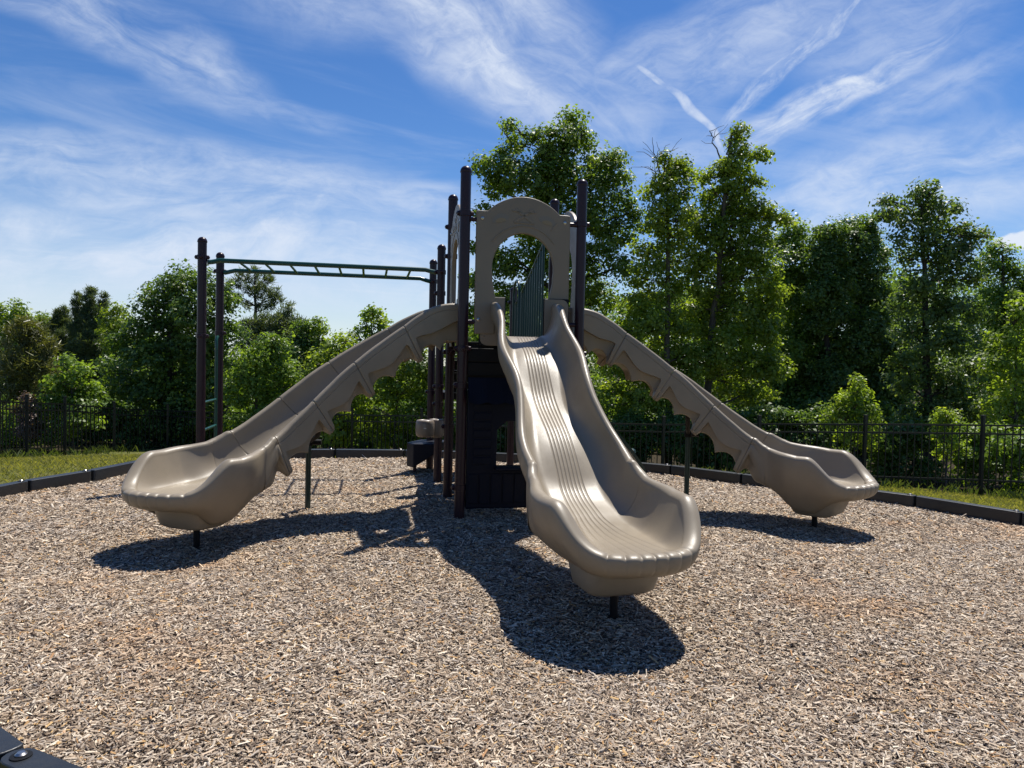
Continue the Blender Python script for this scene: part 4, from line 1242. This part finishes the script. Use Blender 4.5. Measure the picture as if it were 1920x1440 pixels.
# --- right: dark rounded trees and the airy ash
plant('rounded_tree', 'dark rounded tree with a flat top next to the spired poplar', 'tree', 26, (1500, 850, 1490, 470),
      [(1480, 438, 20), (1500, 432, 16), (1470, 460, 26), (1505, 462, 28), (1480, 500, 34), (1515, 510, 30), (1465, 540, 34), (1505, 560, 38), (1475, 600, 38), (1520, 620, 36), (1490, 660, 40), (1460, 690, 34), (1520, 700, 36)] + fill(1440, 1530, 690, 815, 34, 12, 201), L_MID, BARKD, .14, 1.2, 4, .8, .38)
plant('rounded_tree', 'narrow dark rounded tree second from the spired poplar', 'tree', 25, (1552, 850, 1550, 450),
      [(1540, 432, 16), (1560, 430, 17), (1548, 455, 28), (1560, 480, 30), (1540, 500, 30), (1565, 530, 34), (1540, 550, 34), (1560, 590, 38), (1535, 610, 34), (1565, 650, 38), (1540, 690, 38), (1570, 710, 36)] + fill(1520, 1590, 690, 815, 34, 12, 202), L_DARK, BARKD, .14, 1.5, 5, .8, .38)
plant('rounded_tree', 'broad dark rounded tree just left of the tall airy ash', 'tree', 25.5, (1610, 850, 1610, 450),
      [(1590, 425, 18), (1612, 420, 20), (1636, 428, 18), (1600, 450, 28), (1630, 455, 26), (1595, 490, 32), (1630, 500, 32), (1655, 480, 18), (1600, 540, 36), (1640, 550, 34), (1595, 590, 36), (1635, 610, 38), (1600, 650, 38), (1650, 660, 34), (1615, 700, 40), (1660, 710, 34), (1670, 590, 26)] + fill(1580, 1690, 640, 815, 34, 20, 203), L_DARK, BARKD, .14, 1.5, 6, .8, .38)
plant('ash_tree', 'tall airy grey green ash with a slim dark trunk, right of the rounded trees', 'tree', 18.5, (1742, 850, 1728, 390),
      [(1730, 358, 14), (1745, 362, 18), (1715, 370, 14), (1665, 378, 13), (1655, 398, 14), (1680, 395, 18), (1700, 410, 20), (1735, 395, 26), (1770, 385, 20), (1790, 392, 10), (1765, 420, 28), (1725, 435, 28), (1690, 445, 20), (1800, 425, 18), (1825, 435, 14), (1838, 442, 7), (1785, 460, 28), (1745, 475, 32), (1705, 485, 24), (1815, 465, 16), (1800, 505, 28), (1760, 520, 34), (1715, 535, 28), (1830, 520, 18),
       (1690, 560, 24), (1735, 580, 34), (1785, 575, 34), (1820, 580, 24), (1700, 620, 30), (1760, 640, 38), (1810, 640, 32), (1725, 680, 34), (1790, 700, 36), (1690, 690, 28), (1835, 690, 26)] + fill(1690, 1850, 690, 800, 26, 12, 204),
      leaf('ash leaves', (0.062, 0.109, 0.039), (0.160, 0.226, 0.071), 0.42, (0.271, 0.316, 0.115)), BARKD, .125, .78, 7, .9, .30, tr=.12, fat=1.1)
plant('rounded_tree', 'green tree at the right edge with a sloping crown, behind the ash', 'tree', 27, (1890, 850, 1880, 480),
      [(1862, 468, 18), (1880, 480, 20), (1850, 500, 26), (1892, 505, 22), (1910, 515, 14), (1870, 540, 32), (1905, 550, 28), (1935, 530, 26), (1860, 590, 34), (1900, 600, 36), (1940, 590, 36), (1870, 650, 38), (1920, 660, 40), (1850, 700, 36), (1900, 720, 40), (1950, 700, 40)], L_MID, BARKD, .14, .95, 8, .8, .38)
plant('maple_tree', 'bright green leafy young maple reaching in at the right edge above the fence', 'tree', 16.5, (1905, 860, 1905, 640),
      [(1900, 590, 22), (1925, 580, 26), (1880, 630, 24), (1910, 640, 32), (1865, 680, 26), (1900, 700, 34), (1935, 690, 34), (1880, 740, 34), (1920, 760, 34), (1860, 770, 26), (1895, 800, 28), (1930, 810, 30)], L_LIGHT, BARK, .12, .8, 9, .9, .30, tr=.06)
# --- left side
plant('broadleaf_tree', 'big dark broadleaf tree behind the brown ladder posts on the left', 'tree', 20, (300, 860, 330, 560),
      [(350, 520, 24), (375, 525, 24), (325, 535, 24), (300, 545, 26), (345, 550, 34), (400, 545, 26), (425, 560, 20), (275, 575, 24), (310, 585, 36), (360, 590, 40), (410, 590, 34), (265, 610, 26), (300, 630, 40), (350, 640, 44), (400, 640, 40), (440, 620, 22), (240, 650, 30), (280, 680, 40), (330, 690, 44), (385, 690, 44), (215, 690, 28), (235, 720, 34), (280, 735, 40), (340, 740, 44), (395, 740, 40), (200, 735, 26), (430, 680, 24), (440, 730, 26), (260, 790, 36), (320, 795, 40), (380, 795, 36), (215, 780, 26)],
      L_DARK, BARKD, .135, 1.05, 10, .9, .34, tr=.2)
plant('pine_tree', 'tall pine with several spiky leaders left of the big dark broadleaf', 'tree', 30, (170, 850, 168, 560),
      [(168, 545, 7), (174, 550, 7), (167, 562, 11), (145, 555, 6), (144, 568, 9), (195, 556, 6), (194, 570, 9), (170, 585, 18), (150, 590, 15), (190, 588, 13), (165, 610, 24), (145, 620, 18), (185, 620, 20), (168, 645, 28), (195, 655, 20), (150, 660, 24), (175, 690, 30), (150, 710, 28)],
      L_PINE, BARKD, .15, .62, 11, .8, .105, needle=True, tr=.13)
plant('pine_tree', 'shorter grey green pine at the far left beside the spiky pine', 'tree', 31, (115, 850, 115, 600),
      [(107, 585, 6), (122, 582, 7), (112, 598, 14), (125, 605, 14), (105, 615, 16), (122, 635, 22), (108, 660, 24), (125, 690, 26), (105, 710, 26)], L_PINE, BARKD, .15, .62, 12, .8, .11, needle=True, tr=.1)
plant('pine_tree', 'bushy brownish pine close behind the fence at the left edge', 'tree', 19.5, (50, 860, 50, 640),
      [(45, 615, 20), (65, 620, 20), (30, 640, 26), (70, 650, 28), (95, 650, 16), (45, 680, 34), (85, 690, 28), (15, 690, 26), (60, 730, 38), (20, 740, 34), (95, 735, 26), (40, 780, 36), (80, 780, 32)],
      leaf('brownish pine needles', (0.072, 0.083, 0.026), (0.165, 0.171, 0.054), 0.3, (0.236, 0.215, 0.080)), BARKD, .17, .75, 13, .9, .19, needle=True, tr=.09)
plant('maple_tree', 'light green tree rising at the left edge of the photo', 'tree', 29, (20, 850, 18, 620),
      [(8, 585, 18), (28, 582, 18), (45, 598, 16), (15, 615, 26), (40, 625, 22), (-10, 610, 26), (10, 660, 30), (-15, 670, 30)], L_LIGHT, BARK, .15, .95, 14, .8, .38)
plant('maple_tree', 'small light green treetop between the two left pines', 'tree', 33, (82, 850, 82, 620),
      [(82, 595, 14), (76, 610, 16), (92, 612, 14), (84, 635, 20), (75, 660, 22), (92, 665, 20)], L_LIGHT, BARK, .16, .95, 15, .8, .38)
plant('maple_tree', 'yellow green treetop between the spiky pine and the big dark broadleaf', 'tree', 28, (220, 850, 220, 620),
      [(212, 580, 14), (230, 588, 14), (205, 600, 18), (225, 612, 22), (240, 605, 12), (205, 635, 22), (230, 645, 24), (215, 670, 26)], L_POP, BARK, .15, .95, 16, .8, .36)
plant('bush', 'silvery green bush just above the fence, left of the big dark broadleaf', 'bush', 17.5, (135, 860, 135, 720),
      [(130, 690, 24), (155, 700, 22), (110, 715, 22), (140, 725, 30), (165, 735, 22), (120, 755, 26), (150, 765, 28), (100, 760, 20), (130, 795, 30), (165, 790, 24)], L_MID, BARK, .115, .9, 17, .9, .28, tr=.05, group='bushes along the fence')
plant('pine_tree', 'tall lone pine with a bare trunk and flat open crown, left of centre', 'tree', 36, (477, 850, 478, 520),
      [(478, 512, 12), (455, 520, 14), (500, 525, 14), (440, 535, 12), (470, 540, 16), (495, 548, 17), (515, 552, 13), (430, 548, 9), (445, 560, 12), (505, 570, 14), (525, 560, 9), (460, 572, 9), (485, 578, 8)],
      L_PINE, BARKD, .22, .42, 18, .8, .20, needle=True, tr=.16)
plant('pine_tree', 'dark bushy pine below the lone pine, left of centre', 'tree', 30, (540, 850, 535, 600),
      [(535, 590, 12), (542, 578, 8), (520, 605, 20), (550, 610, 18), (490, 610, 20), (465, 620, 20), (505, 630, 28), (545, 635, 26), (575, 620, 16), (470, 650, 26), (520, 660, 30), (565, 650, 24), (585, 640, 14), (540, 690, 30), (580, 680, 24)],
      L_PINE, BARKD, .21, .7, 19, .8, .20, needle=True, tr=.14)
plant('broadleaf_tree', 'dark green broadleaf crown between the bushy pine and the twin light treetops', 'tree', 27, (575, 850, 575, 640),
      [(562, 612, 13), (580, 618, 12), (570, 640, 24), (590, 650, 18), (555, 660, 24), (580, 680, 28), (600, 690, 22)], L_DARK, BARKD, .14, 1.0, 20, .8, .36)
plant('willow_bush', 'bright feathery green bush just right of the ladder posts', 'bush', 18.5, (480, 860, 480, 680),
      [(520, 635, 18), (500, 650, 24), (530, 655, 20), (470, 670, 28), (510, 685, 30), (450, 700, 24), (490, 715, 34), (535, 700, 26), (440, 740, 28), (480, 755, 34), (525, 745, 32), (550, 720, 20), (450, 790, 30), (500, 795, 34), (545, 785, 28)], L_MID, BARK, .11, .95, 21, .9, .27, tr=.06, group='bushes along the fence')
plant('maple_tree', 'narrow pale green treetop above the middle of the left slide', 'tree', 27, (598, 850, 598, 640),
      [(596, 606, 9), (604, 618, 9), (592, 625, 11), (600, 642, 14), (612, 650, 12), (598, 670, 20), (615, 685, 22)], L_LIGHT, BARK, .14, .9, 22, .8, .32)
plant('maple_tree', 'light airy maple with visible leaves just above the left slide', 'tree', 22, (695, 850, 697, 600),
      [(700, 583, 9), (690, 592, 10), (712, 595, 10), (682, 608, 12), (702, 612, 13), (720, 610, 8), (668, 630, 12), (690, 632, 16), (715, 635, 14), (662, 645, 10), (680, 660, 20), (710, 665, 20), (735, 650, 10), (690, 700, 28), (725, 700, 24)], L_LIGHT, BARK, .13, .7, 23, .9, .26, tr=.07)
plant('bush', 'bright green bushy tree showing under the left slide', 'bush', 18, (620, 860, 625, 700),
      [(640, 640, 20), (620, 655, 22), (655, 660, 22), (600, 680, 24), (640, 690, 30), (670, 690, 22), (580, 715, 26), (620, 725, 32), (660, 730, 30), (570, 760, 28), (610, 770, 32), (655, 775, 32), (590, 800, 28), (640, 810, 30)], L_POP, BARK, .115, .9, 24, .9, .28, tr=.06, group='bushes along the fence')
plant('bush', 'bright green bush behind the fence left of the dark tower posts', 'bush', 18, (740, 860, 745, 720),
      [(760, 660, 24), (790, 650, 22), (735, 690, 26), (775, 695, 30), (805, 690, 24), (710, 720, 26), (750, 735, 34), (795, 735, 30), (700, 765, 28), (740, 785, 32), (785, 780, 34), (820, 760, 30), (715, 810, 28), (770, 815, 30), (840, 700, 28), (850, 650, 22), (840, 800, 28)], L_POP, BARK, .115, .95, 25, .9, .28, tr=.06, group='bushes along the fence')
# --- saplings and low growth along the right fence
plant('sapling', 'light green leafy sapling standing above the fence behind the right slide exit', 'sapling', 15.6, (1600, 880, 1605, 760),
      [(1612, 715, 9), (1608, 732, 14), (1620, 745, 16), (1592, 745, 14), (1575, 752, 12), (1600, 762, 22), (1628, 768, 18), (1560, 775, 14), (1580, 782, 20), (1612, 790, 24), (1638, 790, 14), (1550, 790, 12), (1595, 820, 24), (1630, 820, 20)], L_LIGHT, BARK, .085, .85, 26, .8, .20, tr=.03, group='bushes along the fence')
plant('sapling', 'small yellow green sapling just above the fence, below the ash trunk', 'sapling', 14.6, (1775, 890, 1775, 790),
      [(1772, 775, 10), (1785, 782, 10), (1760, 788, 10), (1778, 795, 14), (1790, 800, 10), (1765, 812, 14), (1785, 822, 14), (1800, 840, 14), (1770, 850, 16)], L_LIGHT, BARK, .085, .85, 27, .8, .18, tr=.025, group='bushes along the fence')
for k, (x, y, Y, r, lab) in enumerate(((1220, 800, 17.5, 40, 'dark bush behind the fence under the top of the right slide'), (1330, 810, 17, 40, 'dark bush behind the fence under the middle of the right slide'), (1420, 800, 17.5, 42, 'dark bush below the spired poplar, behind the right slide'),
                                       (1500, 800, 17.5, 42, 'dark bush left of the leafy sapling, behind the fence'), (1690, 820, 16.5, 40, 'dark bush behind the fence between the two saplings'), (1850, 830, 15.5, 36, 'leafy green bush behind the fence by the right-hand fence post'), (1925, 850, 14.5, 34, 'light green bush behind the fence at the right edge'))):
    plant('bush', lab, 'bush', Y, (x, 880, None, None), fill(x - 62, x + 62, y - 40, y + 70, r * .62, 18, 40 + k), (L_MID if k > 4 else L_DARK), BARKD, .11, .9, 40 + k, .9, .28, tr=.03, group='bushes along the fence')
for k, (x, y, Y, r, lab) in enumerate(((30, 800, 17.5, 40, 'low bush behind the fence at the left edge'), (180, 810, 19.5, 36, 'dark bush behind the fence below the silvery bush'), (300, 815, 19.8, 38, 'dark undergrowth bush under the big broadleaf tree'), (400, 815, 20.2, 38, 'dark bush behind the fence at the ladder posts'),
                                       (900, 810, 19, 46, 'dark bush behind the playhouse window'), (1010, 800, 19, 46, 'dark bush below the oak behind the centre slide'), (1130, 800, 18.5, 46, 'dark bush below the oak, right of the centre slide'))):
    plant('bush', lab, 'bush', Y, (x, 880, None, None), fill(x - 66, x + 66, y - 50, y + 45, r * .62, 18, 60 + k), (L_MID if k == 0 else L_DARK), BARKD, .115, .9, 60 + k, .9, .30, tr=.03, group='bushes along the fence')
plant('shrub', 'reddish brown dry shrub behind the fence near the left edge', 'shrub', 16.9, (52, 860, 52, 780), [(50, 750, 14), (62, 760, 12), (40, 765, 12), (55, 785, 18), (45, 805, 18), (62, 810, 16)], L_RUST, BARKD, .06, 1.0, 70, .8, .16, tr=.02, group='bushes along the fence')


# dense wood behind, too deep to tell trunks apart
def deep_wood():
    g = np.random.default_rng(5); lob = []
    def top(x):
        return float(np.interp(x, [-400, 0, 120, 300, 450, 600, 700, 840, 900, 1200, 1450, 1650, 1920, 2300], [640, 650, 660, 640, 670, 700, 720, 700, 560, 560, 520, 500, 560, 520]))
    C, Rr = [], []
    for k in range(4200):
        x = g.uniform(-420, 2340); Y = g.uniform(30, 44)
        y = g.uniform(top(x), 880)
        c = at(x, y, Y)
        C.append(c); Rr.append(g.uniform(.5, .95))
    for k in range(1500):
        x = g.uniform(-380, 2300); Y = g.uniform(20.5, 27) if x < 1150 else g.uniform(24, 30)
        lim = float(np.interp(x, [-400, 560, 700, 860, 1100, 1450, 1920, 2300], [735, 760, 770, 750, 740, 765, 760, 740]))
        C.append(at(x, g.uniform(lim, 875), Y)); Rr.append(g.uniform(.3, .6))
    C, Rr = np.array(C), np.array(Rr)
    V = leaves_np(g, C, Rr, 100, .17, .45)
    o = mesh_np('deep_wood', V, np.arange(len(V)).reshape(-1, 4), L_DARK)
    tag(o, 'shadowy mass of leaves deep in the wood behind the separate trees', 'wood', kind='stuff')


deep_wood()


# weeds along the foot of the fence
def reg_weeds(g, n):
    pts = np.array([(12.3, 11.06), (8.15, 12.75), (3.06, 14.8), (-2.05, 16.84), (-7.3, 18.92), (-8.87, 19.05), (-9.5, 17.65), (-9.98, 15.2), (-9.8, 11.6)])
    seg = np.hypot(*np.diff(pts, axis=0).T); cs = np.concatenate([[0], np.cumsum(seg)])
    q = g.uniform(0, cs[-1], n)
    keep = np.sin(q * 2.1) + np.sin(q * 5.3 + 1) + g.normal(0, .7, n) > -.2
    q = q[keep]
    return np.interp(q, cs, pts[:, 0]) + g.normal(0, .22, len(q)), np.interp(q, cs, pts[:, 1]) + g.normal(0, .28, len(q))


blades(8000, reg_weeds, 0.05, 0.24, 0.10, 'tall_weeds', L_WEED, 0.7, 9, label='taller weeds and grass tufts along the foot of the fence', cat='weeds', kind='stuff')
